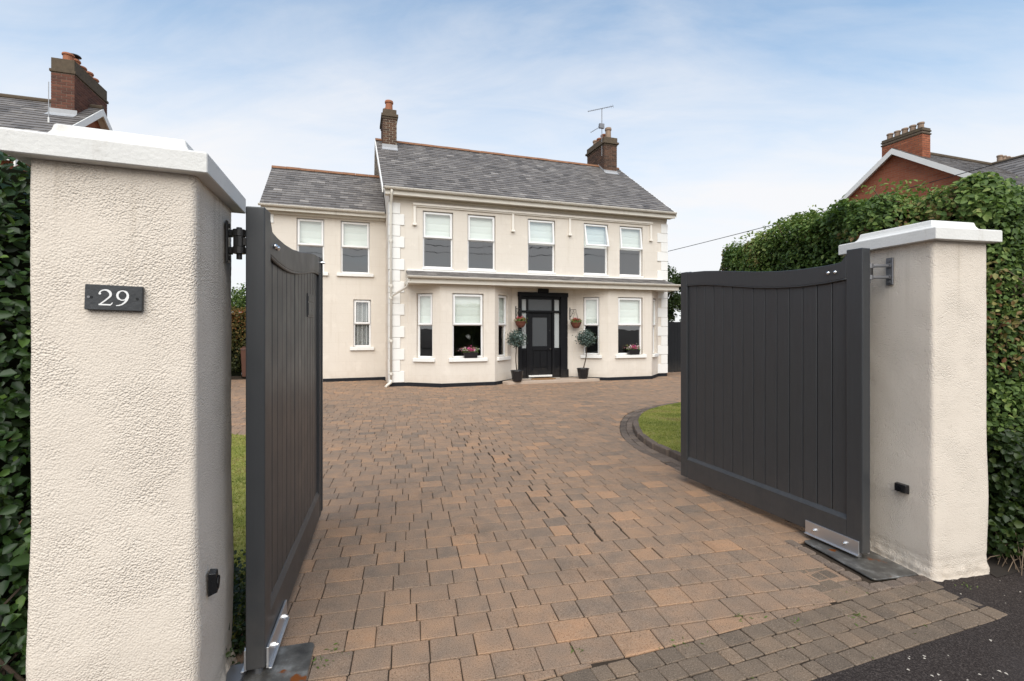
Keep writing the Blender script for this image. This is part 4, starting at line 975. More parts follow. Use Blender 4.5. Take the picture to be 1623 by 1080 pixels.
bw.quad((0, DEP, 0), (0, 0, 0), (0, 0, ZE), (0, DEP / 2 - .15, zr), (0, DEP, ZE)); bw.quad((W, 0, 0), (W, DEP, 0), (W, DEP, ZE), (W, DEP / 2 - .15, zr), (W, 0, ZE))
bw.quad((W, DEP, 0), (0, DEP, 0), (0, DEP, ZE), (W, DEP, ZE))
bw.obj('wall', M['cream'], house)
# rooms behind the glass
br = MB(); br.box(.02, W - .02, .3, 4.5, .05, 2.85); 
def room(name, x0, x1, y0, y1, z0, z1, m):
    b = MB()
    b.quad((x0, y1, z0), (x1, y1, z0), (x1, y1, z1), (x0, y1, z1)); b.quad((x0, y0, z0), (x0, y1, z0), (x0, y1, z1), (x0, y0, z1)); b.quad((x1, y1, z0), (x1, y0, z0), (x1, y0, z1), (x1, y1, z1))
    b.quad((x0, y0, z0), (x1, y0, z0), (x1, y1, z0), (x0, y1, z0)); b.quad((x0, y0, z1), (x0, y1, z1), (x1, y1, z1), (x1, y0, z1))
    return b.obj(name, m, house)
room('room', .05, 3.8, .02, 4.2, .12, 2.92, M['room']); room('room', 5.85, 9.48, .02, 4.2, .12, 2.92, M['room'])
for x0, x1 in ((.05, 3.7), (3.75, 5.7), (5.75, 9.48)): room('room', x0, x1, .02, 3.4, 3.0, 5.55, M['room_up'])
# bays
BZ = 2.99
def bay(a0, f0, f1, a1, dep):
    b = MB(); pts = [(a0, 0), (f0, -dep), (f1, -dep), (a1, 0)]; info = []
    for i in range(3):
        p, q = Vector(pts[i]), Vector(pts[i + 1]); L_ = (q - p).length; u = (q - p) / L_; inn = Vector((-u.y, u.x))
        if i == 1: h = ((L_ - .935) / 2 + (.0 if a0 < 2 else -.0), (L_ + .935) / 2)
        else: h = ((L_ - .52) / 2 + (.02 if i == 0 else -.02), (L_ + .52) / 2 + (.02 if i == 0 else -.02))
        wall_sheet(b, p, u, inn, L_, 0, BZ, [(h[0], h[1], .827, 2.72)], .13); info.append((p, u, inn, h))
    return b, info
for k, args in enumerate(((.514, 1.38, 3.01, 3.745, .62), (5.873, 6.855, 8.48, 9.173, .62))):
    b, info = bay(*args); b.obj('bay', M['cream'], house)
    if k == 0: BL = info
    else: BR = info
# plinth
pp = [(-.0, 0), (.514, 0), (1.38, -.62), (3.01, -.62), (3.745, 0), (3.93, 0)], [(5.69, 0), (5.873, 0), (6.855, -.62), (8.48, -.62), (9.173, 0), (9.53, 0)]
for P_ in pp:
    b = MB()
    for (xa, ya), (xb, yb) in zip(P_[:-1], P_[1:]):
        u = Vector((xb - xa, yb - ya)).normalized(); n = Vector((u.y, -u.x)) * .016; e = u * .008
        q = [(xa - e.x + n.x, ya - e.y + n.y), (xb + e.x + n.x, yb + e.y + n.y), (xb + e.x - n.x, yb + e.y - n.y), (xa - e.x - n.x, ya - e.y - n.y)]
        b.prism(q, -.04, .105 + random.uniform(-.003, .003))
    b.obj('plinth', M['plinth'], house)
# quoins
for side in (0, 1):
    z = .11; k = 0
    while z < 5.35:
        h = .329; wide = (k % 2 == 0); w = .42 if wide else .30; w2 = .30 if wide else .42; j = random.uniform(.024, .032)
        b = MB()
        if side == 0: b.box(-j, w, -j, w2, z + .004, z + h - .004)
        else: b.box(W - w * (.95 if wide else .82), W + j, -j, w2, z + .004, z + h - .004)
        b.obj('quoin', M['white'], house, bevel=.007); z += h; k += 1
# hood mould and drops
b = MB(); b.box(.66, 8.91, -.085, .01, 5.335, 5.395); b.box(.68, 8.89, -.05, .01, 5.30, 5.336); b.obj('hood_mould', M['cream_light'], house, bevel=.006)
for x in (.715, 3.778, 5.75, 8.86):
    b = MB(); b.box(x - .035, x + .035, -.055, .01, 4.82, 5.298); b.box(x - .06, x + .06, -.085, .01, 4.74, 4.79); b.box(x - .047, x + .047, -.068, .01, 4.792, 4.818); b.obj('hood_drop', M['cream_light'], house, bevel=.006)
# windows
def window(p, u, inn, x0, x1, z0, z1, zt, opening=0.0, blind=1.0, sill=.10, lower=None, rec=.085, bars=None):
    w, h, t_ = x1 - x0, z1 - z0, zt - z0
    o2 = Vector(p) + Vector(u) * x0; rz = math.atan2(u[1], u[0])
    fw = .055; y0, y1 = rec, rec + .06; b = MB()
    b.box(.002, fw, y0, y1, .002, h - .002); b.box(w - fw, w - .002, y0, y1, .002, h - .002); b.box(fw, w - fw, y0, y1, .002, fw); b.box(fw, w - fw, y0, y1, h - fw, h - .002); b.box(fw, w - fw, y0, y1, t_ - .03, t_ + .03)
    win = b.obj('window', M['upvc'], house, bevel=.006, loc=(o2.x, o2.y, z0), rz=rz)
    # opening top light, hinged at its head
    sh = h - fw * .6 - (t_ - .008); sw = .055; b = MB(); a0, a1 = fw * .55, w - fw * .55
    b.box(a0, a0 + sw, -.045, 0, -sh, 0); b.box(a1 - sw, a1, -.045, 0, -sh, 0); b.box(a0 + sw, a1 - sw, -.045, 0, -sw, 0); b.box(a0 + sw, a1 - sw, -.045, 0, -sh, -sh + sw)
    s = b.obj('sash', M['upvc'], win, bevel=.006, loc=(0, y0 - .001, h - fw * .6), rz=(-R(opening), 0, 0))
    b = MB(); b.quad((a0 + sw - .004, -.018, -sh + sw - .004), (a1 - sw + .004, -.018, -sh + sw - .004), (a1 - sw + .004, -.018, -sw + .004), (a0 + sw - .004, -.018, -sw + .004))
    # the pane lies in the sash plane
    pn_ = b.obj('pane', M['glass'], win, loc=(0, y0 - .001, h - fw * .6), rz=(-R(opening), 0, 0))
    b = MB(); b.quad((fw - .004, y0 + .025, fw - .004), (w - fw + .004, y0 + .025, fw - .004), (w - fw + .004, y0 + .025, t_ - .026), (fw - .004, y0 + .025, t_ - .026)); b.obj('pane', M['glass'], win)
    if blind == 'venetian':
        b = MB(); z = .07
        while z < h - .06: b.add([(.06, y1 + .02, z), (w - .06, y1 + .02, z), (w - .06, y1 + .045, z + .012), (.06, y1 + .045, z + .012), (.06, y1 + .0215, z - .002), (w - .06, y1 + .0215, z - .002), (w - .06, y1 + .0465, z + .010), (.06, y1 + .0465, z + .010)], [(0, 1, 2, 3), (7, 6, 5, 4), (0, 4, 5, 1)]); z += .028
        for x in (.14, w / 2, w - .14): b.box(x - .009, x + .009, y1 + .016, y1 + .0185, .06, h - .06)
        b.obj('blind', M['upvc'], win)
    elif blind:
        zb_ = t_ + (h - t_) * (1 - blind) ; b = MB(); n = 14; v = []
        for i in range(n + 1):
            z = zb_ + (h - .03 - zb_) * i / n; d = y1 + .008 + (.012 if i in (0,) else 0) + (.008 if i % 4 == 0 else 0); v += [(.03, d, z), (w - .03, d, z)]
        b.add(v, [(2 * i, 2 * i + 1, 2 * i + 3, 2 * i + 2) for i in range(n)]); b.box(.03, w - .03, y1 + .006, y1 + .03, zb_ - .025, zb_ - .002); b.obj('blind', M['blind'], win)
    if sill:
        b = MB(); b.box(-sill, w + sill, -.075, rec + .01, -.105, -.002) if sill > .05 else b.box(-.02, w + .02, -.03, rec + .01, -.06, -.002)
        b.obj('sill', M['white'], win, bevel=.008)
    return win
for k, (a, c) in enumerate(UPW):
    window((0, 0), (1, 0), (0, 1), a, c, ZU0, ZU1, ZUT, (0.4, 0.4, 5, 14, 7)[k], (1.0, .97, 1.0, 1.0, 1.0)[k], .02, lower=True)
for info, bl in ((BL, (1, 1, 1)), (BR, (1, 1, 1))):
    for i, (p, u, inn, h) in enumerate(info): window(p, u, inn, h[0], h[1], .827, 2.72, 1.805, 0.3, bl[i], .085 if i != 1 else .11)
# canopy over bays and door
CA0, CA1 = .44, 9.40
b = MB(); b.quad((CA0 + .03, .0, 2.975), (CA0 + .03, -.80, 2.975), (CA1, -.80, 2.975), (CA1, .0, 2.975))
b.box(CA0, CA1, -.835, -.80, 2.965, 3.11); b.box(CA0 - .002, CA0 + .03, -.80, .0, 2.97, 3.112); b.box(CA1 - .03, CA1 + .002, -.80, .0, 2.97, 3.112)
b.obj('canopy_fascia', M['trim'], house, bevel=.004)
def slates(bb, O, u, v, n, width, length, exp_, sw, left=None, right=None, th=.016, lift=.026):
    """courses of overlapping slates on a plane; O lower-left, u along the eave, v up the slope, n normal; left/right(t) = limits"""
    O, u, v, n = map(Vector, (O, u, v, n)); r = 0; t = -.02
    while t < length:
        x = -((r % 2) * .5 + random.uniform(-.04, .04)) * sw
        te = min(t + exp_ * 1.35, length + .02)
        lo = left(t) if left else 0; hi = right(t) if right else width
        while x < hi:
            wv = sw * random.uniform(.94, 1.04); xa, xb = max(x, lo), min(x + wv - .004, hi); x += wv
            if xb - xa < .02: continue
            j = random.uniform(-.010, .010) if random.random() < .9 else random.uniform(-.03, .01); hgt = lift + random.uniform(-.003, .004); skew = random.gauss(0, .004)
            A = O + u * xa + v * (t + j + skew) ; B = O + u * xb + v * (t + j - skew); C = O + u * xb + v * te; D = O + u * xa + v * te
            top = [A + n * hgt, B + n * hgt, C + n * .004, D + n * .004]; bot = [A + n * (hgt - th), B + n * (hgt - th), C, D]
            bb.add([tuple(q) for q in top + bot], [(0, 1, 2, 3), (4, 5, 1, 0), (5, 6, 2, 1), (7, 4, 0, 3)], min(1, max(0, random.gauss(.47, .17))))
        t += exp_; r += 1
def roof_plane(bb, A, B, C, D): bb.quad(A, B, C, D)
# canopy slates
b = MB(); O = Vector((CA0 + .02, -.85, 3.125)); v = Vector((0, .85, .27)).normalized(); n = Vector((0, -v.z, v.y))
slates(b, O, (1, 0, 0), v, n, CA1 - CA0 - .04, .885, .19, .27); b.quad((CA0 + .02, -.85, 3.122), (CA1 - .02, -.85, 3.122), (CA1 - .02, 0.0, 3.392), (CA0 + .02, 0.0, 3.392), val=.2)
cr = b.obj('canopy_roof', M['slate'], house, attr='pv', kind='stuff')
b = MB(); b.box(CA0 + .06, CA1 - .06, -.07, .004, 3.385, 3.43); b.obj('flashing', M['white'], house, bevel=.01)
def gutter(x0, x1, y, z, dep0, m=M['trim'], r=.06, name='gutter', joints=()):
    b = MB(); n = 9
    prof = [(y + r * math.cos(math.pi + math.pi * k / (n - 1)), z + r * math.sin(math.pi + math.pi * k / (n - 1))) for k in range(n)]
    v = [(x0, p, q) for p, q in prof] + [(x1, p, q) for p, q in prof]; b.add(v, [(i, i + 1, n + i + 1, n + i) for i in range(n - 1)] + [tuple(range(n)), tuple(range(n, 2 * n))[::-1]])
    b.box(x0, x1, y - r - .004, y - r + .006, z - .012, z + .004)
    g = b.obj(name, m, house, smooth=False)
    for x in joints:
        b = MB(); prof2 = [(y + (r + .008) * math.cos(math.pi + math.pi * k / (n - 1)), z + (r + .008) * math.sin(math.pi + math.pi * k / (n - 1))) for k in range(n)]
        b.add([(x - .025, p, q) for p, q in prof2] + [(x + .025, p, q) for p, q in prof2], [(i, i + 1, n + i + 1, n + i) for i in range(n - 1)]); b.obj('union', m, g)
    return g
gutter(CA0 - .03, CA1 + .16, -.905, 3.155, -.9, joints=(1.9, 3.3, 4.6, 6.4, 8.0, 8.9))
# main eaves
b = MB(); b.box(-.14, W + .13, -.30, -.265, 5.53, 5.69); b.box(-.14, W + .13, -.265, .004, 5.555, 5.575); b.obj('fascia', M['trim'], house, bevel=.004)
b = MB(); b.box(0, W, -.03, .0, 5.47, 5.553); b.obj('frieze', M['cream'], house, bevel=.006)
gutter(-.17, W + .12, -.365, 5.715, -.35, joints=(1.1, 2.6, 4.3, 6.0, 7.4, 8.5))
# main roof
RD, RZ = 3.2, 8.35; E0 = (-.33, 5.70); vl = math.hypot(RD - E0[0], RZ - E0[1]); vv = Vector((0, RD - E0[0], RZ - E0[1])) / vl; nn_ = Vector((0, -vv.z, vv.y))
AL0, AL1, AR0, AR1 = -.20, -.27, W + .14, W - .03
b = MB(); slates(b, (AL1, E0[0], E0[1]), (1, 0, 0), vv, nn_, AR0 - AL1, vl, .175, .27, lambda t: (AL0 - AL1) * (1 - t / vl), lambda t: AR0 - AL1 + (AR1 - AR0) * t / vl)
b.quad((AL0, E0[0], E0[1] - .004), (AR0, E0[0], E0[1] - .004), (AR1, RD, RZ - .004), (AL1, RD, RZ - .004), val=.2)
b.quad((AR0, 2 * RD - E0[0], E0[1]), (AL0, 2 * RD - E0[0], E0[1]), (AL1, RD, RZ), (AR1, RD, RZ), val=.3)
roof = b.obj('roof', M['slate'], house, attr='pv', kind='stuff')
def ridge_tiles(x0, x1, y, z, par, step=.45):
    n = int((x1 - x0) / step); st = (x1 - x0) / n; b = MB(); pr_ = [(-.12, -.075), (-.06, .005), (-.02, .03), (.02, .03), (.06, .005), (.12, -.075)]
    L_ = st - .006
    v = [(0, p, q) for p, q in pr_] + [(L_, p, q) for p, q in pr_]; b.add(v, [(i, 6 + i, 7 + i, i + 1) for i in range(5)] + [tuple(range(6)), tuple(range(6, 12))[::-1]]); me = b.mesh('ridge_tile', M['ridge'])
    for i in range(n): place('ridge_tile', me, par, (x0 + i * st, y, z + random.gauss(.01, .004)), 0)
ridge_tiles(AL1 - .01, -.06, RD, RZ + .03, roof, .2); ridge_tiles(.42, 8.56, RD, RZ + .03, roof); ridge_tiles(9.16, AR1, RD, RZ + .03, roof, .3)
for xa, xb, nm in ((AL0, AL1, 0), (AR0, AR1, 1)):
    k = .03 if nm else -.03
    for (y0, z0), (y1, z1) in (((E0[0] - .02, E0[1]), (RD, RZ)), ((2 * RD - E0[0], E0[1]), (RD, RZ))):
        xs = (xa, xb); b = MB()
        A = [(xs[0], y0, z0 - .15), (xs[0] + k, y0, z0 - .15), (xs[0] + k, y0, z0 + .01), (xs[0], y0, z0 + .01)]; B = [(xs[1], y1, z1 - .15), (xs[1] + k, y1, z1 - .15), (xs[1] + k, y1, z1 + .01), (xs[1], y1, z1 + .01)]
        b.add(A + B, [(0, 1, 2, 3), (7, 6, 5, 4)] + [(i, 4 + i, 4 + (i + 1) % 4, (i + 1) % 4) for i in range(4)])
        x_in = 0 if not nm else W
        b.quad((xs[0], y0, z0 - .05), (x_in, y0, z0 - .05), (x_in, y1, z1 - .05), (xs[1], y1, z1 - .05))
        b.obj('barge_board', M['white'], house)
# chimneys
def brick_stack(par, x0, x1, y0, y1, z0, z1, mbrick, mmortar, bl=.222, bh=.075, name='bricks'):
    b = MB(); b.box(x0, x1, y0, y1, z0, z1); core = b.obj('stack', mmortar, par)
    b = MB(); z = z0; r = 0; e = .007; jt = .014
    while z + bh * .6 < z1:
        zz = min(z + bh - jt, z1)
        def course(length, fn):
            s = -(bl / 2 if r % 2 else 0.0)
            while s < length - .01:
                a, c = max(s, 0), min(s + bl - jt, length)
                if c - a > .025: fn(a, c)
                s += bl
        pv = lambda: min(1, max(0, random.gauss(.45, .22)))
        course(x1 - x0, lambda a, c: b.box(x0 + a, x0 + c, y0 - e, y0 + .02, z, zz, pv())); course(x1 - x0, lambda a, c: b.box(x0 + a, x0 + c, y1 - .02, y1 + e, z, zz, pv()))
        course(y1 - y0, lambda a, c: b.box(x0 - e * 1.02, x0 + .02, y0 + a, y0 + c, z + .0005, zz - .0005, pv())); course(y1 - y0, lambda a, c: b.box(x1 - .02, x1 + e * 1.02, y0 + a, y0 + c, z + .0005, zz - .0005, pv()))
        z += bh; r += 1
    b.obj(name, mbrick, core, attr='pv', kind='stuff'); return core
def pot(par, x, y, z, h, r, m):
    b = MB(); b.lathe([(r * .92, 0), (r * .86, h * .1), (r * .82, h * .74), (r * .9, h * .76), (r * 1.0, h * .8), (r * 1.0, h * .92), (r * .92, h), (r * .78, h), (r * .72, h * .6), (0, h * .55)], 16, (x, y, z)); return b.obj('chimney_pot', m, par, smooth=False)
def cap_band(par, x0, x1, y0, y1, z, prof, m, name='corbel'):
    b = MB()
    for o, za, zb in prof: b.box(x0 - o, x1 + o, y0 - o, y1 + o, z + za, z + zb)
    return b.obj(name, m, par, bevel=.008)
ch = brick_stack(house, -.05, .405, 2.6, 3.7, 7.6, 8.95, M['brick_brown'], M['mortar']); ch.name = 'chimney'
cap_band(ch, -.05, .405, 2.6, 3.7, 8.95, ((.025, -.04, .03), (.055, .03, .13), (.0, .13, .30)), M['moss_stone'])
pot(ch, .17, 2.85, 9.25, .38, .145, M['terracotta']); pot(ch, .17, 3.4, 9.25, .36, .145, M['terracotta'])
b = MB(); b.box(-.07, .425, 2.30, 2.60, 7.60, 7.615)
for x0, x1 in ((-.08, .435),): b = MB(); zf = lambda d: E0[1] + (d - E0[0]) * (RZ - E0[1]) / (RD - E0[0]); b.add([(x0, 2.40, zf(2.40) + .03), (x1, 2.40, zf(2.40) + .03), (x1, 2.59, zf(2.59) + .035), (x0, 2.59, zf(2.59) + .035), (x0, 2.585, zf(2.59) + .14), (x1, 2.585, zf(2.59) + .14)], [(0, 1, 2, 3), (3, 2, 5, 4)]); b.obj('flashing', M['lead'], ch)
ch2 = brick_stack(house, 8.575, 9.14, 2.72, 4.2, 7.7, 9.12, M['brick_brown'], M['mortar_dark']); ch2.name = 'chimney'
cap_band(ch2, 8.575, 9.14, 2.72, 4.2, 9.12, ((.02, -.03, .03), (.07, .03, .11), (.02, .11, .30)), M['moss_stone'])
for k, (y, h, m) in enumerate(((2.92, .46, 'buff_pot'), (3.28, .33, 'terracotta'), (3.62, .30, 'terracotta'), (3.97, .34, 'buff_pot'))): pot(ch2, 8.86, y, 9.41, h, .135, M[m])
b = MB()
x = 8.566
for i in range(7):
    y = 2.72 + i * .075; zz = zf(y); b.box(x - .006, x, y, y + .08, zz - .02, zz + .12 + .0)
b.add([(8.55, 2.55, zf(2.55) + .03), (9.16, 2.55, zf(2.55) + .03), (9.16, 2.71, zf(2.71) + .035), (8.55, 2.71, zf(2.71) + .035), (8.55, 2.705, zf(2.71) + .10), (9.16, 2.705, zf(2.71) + .10)], [(0, 1, 2, 3), (3, 2, 5, 4)])
b.obj('flashing', M['lead'], ch2)
# aerial
ae = thing('tv_aerial', 'thin grey television aerial on the right house chimney', 'aerial', (*hw(8.56, 2.9), 9.0), HR)
b = MB(); b.tube([(0, 0, -.3), (0, 0, 1.62)], .016, 6); b.obj('mast', M['alu'], ae)
def yagi(par, c, d, n, el, name='boom'):
    b = MB(); c = Vector(c); d = Vector(d); b.tube([tuple(c - d * .5), tuple(c + d * .5)], .012, 6); s = Vector((0.15, 0.6, .8)).normalized()
    for i in range(n):
        p = c - d * .48 + d * (.96 * i / (n - 1)); l = el * (1 if i < n - 2 else 2.2); b.tube([tuple(p - s * l), tuple(p + s * l)], .006, 4)
    b.obj(name, M['alu'], par)
yagi(ae, (-.06, -.02, 1.60), (1.22, .1, .44), 15, .06)
yagi(ae, (-.30, -.05, .72), (.62, .3, .45), 6, .05)
b = MB(); b.box(-.12, .09, -.05, .05, .82, 1.0); b.obj('reflector', M['alu'], ae)
# downpipes
b = MB(); b.tube([(.0 + .035, -.35, 5.66), (.035, -.33, 5.56), (.035, -.10, 5.32), (.035, -.085, 5.25), (.035, -.085, .20)], .036, 10)
dp = b.obj('downpipe', M['trim'], house, smooth=True)
b = MB(); b.tube([(.035, -.085, .20), (.02, -.10, .12), (-.06, -.14, .07), (-.13, -.16, .0)], .04, 10); b.obj('shoe', M['trim'], dp, smooth=True)
b = MB(); b.tube([(CA0 + .05, -.85, 3.06), (CA0 - .02, -.6, 2.86), (.035, -.10, 2.62), (.035, -.085, 2.55)], .032, 10); b.obj('branch', M['trim'], dp, smooth=True)
for z in (4.2, 2.9, 2.55, 1.3, .35):
    b = MB(); b.tube([(.035, -.085, z), (.035, -.085, z + .07)], .044, 12); b.box(-.03, .10, -.05, -.025, z + .01, z + .06); b.obj('bracket', M['trim'], dp)
# door case
b = MB(); b.box(3.956, 4.07, -.05, .12, .09, 2.72); b.box(5.42, 5.663, -.05, .12, .09, 2.72); b.box(3.94, 5.68, -.06, .12, 2.715, 2.85); b.box(4.63, 4.975, -.10, .0, 2.852, 2.965)
b.box(4.25, 4.31, -.0, .10, .09, 2.712); b.box(5.14, 5.215, -.0, .10, .09, 2.712); b.box(4.0, 5.5, -.015, .10, 2.203, 2.27)
b.box(4.07, 4.25, .02, .10, .09, 1.06); b.box(5.215, 5.42, .02, .10, .09, 1.06)
b.box(3.93, 4.08, -.07, .0, .09, .36); b.box(5.41, 5.69, -.07, .0, .09, .36); b.box(4.0, 5.6, .0, .1, 2.63, 2.712)
dc = b.obj('door_case', M['black'], house, bevel=.006)
for x0, x1 in ((4.095, 4.23), (5.24, 5.395)):
    b = MB()
    for i in range(4): b.box(x0 + (x1 - x0) * i / 4 + .006, x0 + (x1 - x0) * (i + 1) / 4 - .006, .005, .0205, .45, 1.0)
    b.box(x0, x1, .004, .0205, .16, .38); b.obj('panel', M['black'], dc, bevel=.003)
for x0, x1 in ((4.085, 4.245), (5.222, 5.395)):
    b = MB(); b.quad((x0, .05, 1.06), (x1, .05, 1.06), (x1, .05, 2.2), (x0, .05, 2.2)); b.quad((x0, .05, 2.27), (x1, .05, 2.27), (x1, .05, 2.63), (x0, .05, 2.63)); b.obj('side_light', M['frost_lit'], dc)
b = MB(); b.quad((4.31, .05, 2.27), (5.14, .05, 2.27), (5.14, .05, 2.63), (4.31, .05, 2.63)); b.obj('fanlight', M['frost'], dc)
b = MB(); X0, X1 = 4.315, 5.135
b.box(X0, X0 + .15, .05, .10, .19, 2.195); b.box(X1 - .15, X1, .05, .10, .19, 2.195); b.box(X0 + .15, X1 - .15, .05, .10, .19, .40); b.box(X0 + .15, X1 - .15, .05, .10, .98, 1.12); b.box(X0 + .15, X1 - .15, .05, .10, 2.05, 2.195)
b.box(X0 + .15, X1 - .15, .075, .10, .40, .98); b.box(X0 + .19, 4.715, .058, .076, .44, .94); b.box(4.745, X1 - .19, .058, .076, .44, .94)
dr_ = b.obj('front_door', M['black'], house, bevel=.006)
b = MB(); b.quad((X0 + .15, .078, 1.12), (X1 - .15, .078, 1.12), (X1 - .15, .078, 2.05), (X0 + .15, .078, 2.05)); b.obj('pane', M['frost'], dr_)
b = MB(); b.lathe([(.0, -.0), (.03, .004), (.03, .012), (.014, .02), (.016, .04), (.032, .055), (.026, .075), (0, .08)], 14); b.obj('knob', M['iron'], dr_, smooth=True, loc=(X1 - .07, .05, 1.02), rz=(R(90), 0, 0))
b = MB(); b.tube([(X1 - .07, .05, 1.62), (X1 - .07, .035, 1.62)], .022, 12); b.obj('lock', M['iron'], dr_)
b = MB(); b.box(4.32, 5.13, -.02, .05, .13, .188); b.obj('threshold', M['white'], house, bevel=.006)
b = MB(); b.prism([(3.30, -.44), (3.42, -.66), (6.5, -.68), (6.42, -.46), (5.90, -.012), (3.72, -.012)], -.03, .085); b.obj('door_step', M['stone_step'], house, bevel=.012)
b = MB(); b.lathe([(.0, 0), (.42, 0), (.42, .018), (0, .022)], 28); o = b.obj('door_mat', M['mat_coir'], None, loc=(*hw(4.72, -.26), .086), rz=HR, label='brown half-round coir mat before the front door', cat='door mat'); o.scale = (1, .48, 1)
# closed hall behind the door
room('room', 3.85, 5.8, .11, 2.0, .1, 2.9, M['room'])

# wing
WD, WX = 1.9, -3.5; bwg = MB()
wing_up = [(-2.687, -1.882), (-1.393, -.503)]
wall_sheet(bwg, (WX, WD), (1, 0), (0, 1), -WX, 0, 5.40, [(a - WX, c - WX, 3.47, 5.15) for a, c in wing_up] + [(-1.01 - WX, -.463 - WX, 1.09, 2.63)], .15)
bwg.quad((WX, 5.9, 0), (WX, WD, 0), (WX, WD, 5.4), (WX, 3.9, 7.1), (WX, 5.9, 5.4)); bwg.quad((0, 5.9, 0), (WX, 5.9, 0), (WX, 5.9, 5.4), (0, 5.9, 5.4))
bwg.obj('wing_wall', M['cream'], house)
for a, c in wing_up: window((0, WD), (1, 0), (0, 1), a, c, 3.47, 5.15, 4.32, .4, 1.0, .12, lower=True)
window((0, WD), (1, 0), (0, 1), -1.01, -.463, 1.09, 2.63, 1.85, .3, 'venetian', .10)
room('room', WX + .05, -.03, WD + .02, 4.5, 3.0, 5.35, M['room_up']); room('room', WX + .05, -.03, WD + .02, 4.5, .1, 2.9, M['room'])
b = MB(); b.box(WX, -.01, WD - .016, WD + .01, -.04, .10); b.obj('plinth', M['plinth'], house)
b = MB(); b.box(WX - .15, -.0, WD - .26, WD - .225, 5.27, 5.41); b.box(WX - .15, -.0, WD - .225, WD + .004, 5.29, 5.31); b.box(WX - .02, -.0, WD - .10, WD, 5.215, 5.288); b.obj('fascia', M['trim'], house, bevel=.006)
b = MB(); b.box(WX - .03, WX + .17, WD - .03, WD + .2, 4.93, 5.21); b.obj('quoin', M['white'], house, bevel=.01)
gutter(WX - .20, -.05, WD - .32, 5.43, -.3, joints=(-2.4, -.9))
E1 = (WD - .29, 5.42); R1 = (3.9, 7.25); vl1 = math.hypot(R1[0] - E1[0], R1[1] - E1[1]); v1 = Vector((0, R1[0] - E1[0], R1[1] - E1[1])) / vl1; n1_ = Vector((0, -v1.z, v1.y))
b = MB(); slates(b, (WX - .18, E1[0], E1[1]), (1, 0, 0), v1, n1_, -WX + .15, vl1, .175, .27)
b.quad((WX - .18, E1[0], E1[1] - .004), (-.03, E1[0], E1[1] - .004), (-.03, R1[0], R1[1] - .004), (WX - .18, R1[0], R1[1] - .004), val=.2); b.quad((-.03, 6.2, 5.42), (WX - .18, 6.2, 5.42), (WX - .18, R1[0], R1[1]), (-.03, R1[0], R1[1]), val=.3)
wr = b.obj('wing_roof', M['slate'], house, attr='pv', kind='stuff'); ridge_tiles(WX - .18, -.03, R1[0], R1[1] + .03, wr)

# ------------------------------------------------------------------ pots, baskets, window boxes by the front door
def leaf_ball(name, par, c, r, n, size, m, pv=None, squash=1.0, shell=.35):
    d = rng.normal(0, 1, (n, 3)); d /= np.linalg.norm(d, axis=1)[:, None]; rr = r * (1 - np.abs(rng.normal(0, shell, n)).clip(0, .9)) * (1 + .12 * rng.normal(0, 1, n)); P = np.array(c) + d * rr[:, None] * np.array([1, 1, squash])
    return leaf_mesh(name, P, d, rng.uniform(size * .6, size * 1.3, n), m, par, .7, .45, pv)
def topiary(label, a, d, z0, bend, seed):
    t = thing('topiary_tree', label, 'potted tree', (*hw(a, d), z0), HR, group='pair of potted trees by the door')
    b = MB(); b.lathe([(.0, 0), (.135, 0), (.15, .04), (.19, .30), (.205, .325), (.20, .335), (.185, .335), (.175, .29), (0, .285)], 24); b.obj('pot', M['potblack'], t, smooth=False)
    b = MB(); pts = [(bend[0] * math.sin(k / 6 * math.pi) + bend[1] * k / 6, .01 * math.sin(k), .28 + k / 6 * .82) for k in range(7)]; b.tube(pts, [.02, .018, .017, .016, .016, .015, .014], 8); b.obj('trunk', M['bark'], t, smooth=True)
    pv = np.clip(rng.normal(.45, .25, 1500), 0, .95); pv[rng.uniform(0, 1, 1500) < .03] = 1
    leaf_ball('crown', t, (bend[1], 0, 1.30), .30, 1500, .06, M['leaf_bay'], pv, .9)
    b = MB()
    for i in range(10):
        a_ = i * 2.4; b.tube([(bend[1], 0, 1.02), (bend[1] + .13 * math.cos(a_), .13 * math.sin(a_), 1.2 + .05 * math.sin(i * 3)), (bend[1] + .2 * math.cos(a_), .2 * math.sin(a_), 1.34 + .1 * math.sin(i * 5))], [.008, .006, .004], 5)
    b.obj('branches', M['bark'], t)
topiary('ball-headed potted tree left of the front door', 3.72, -.60, .085, (-.03, -.02), 1)
topiary('ball-headed potted tree with crooked stem right of the front door', 5.98, -.52, .085, (.06, .10), 2)
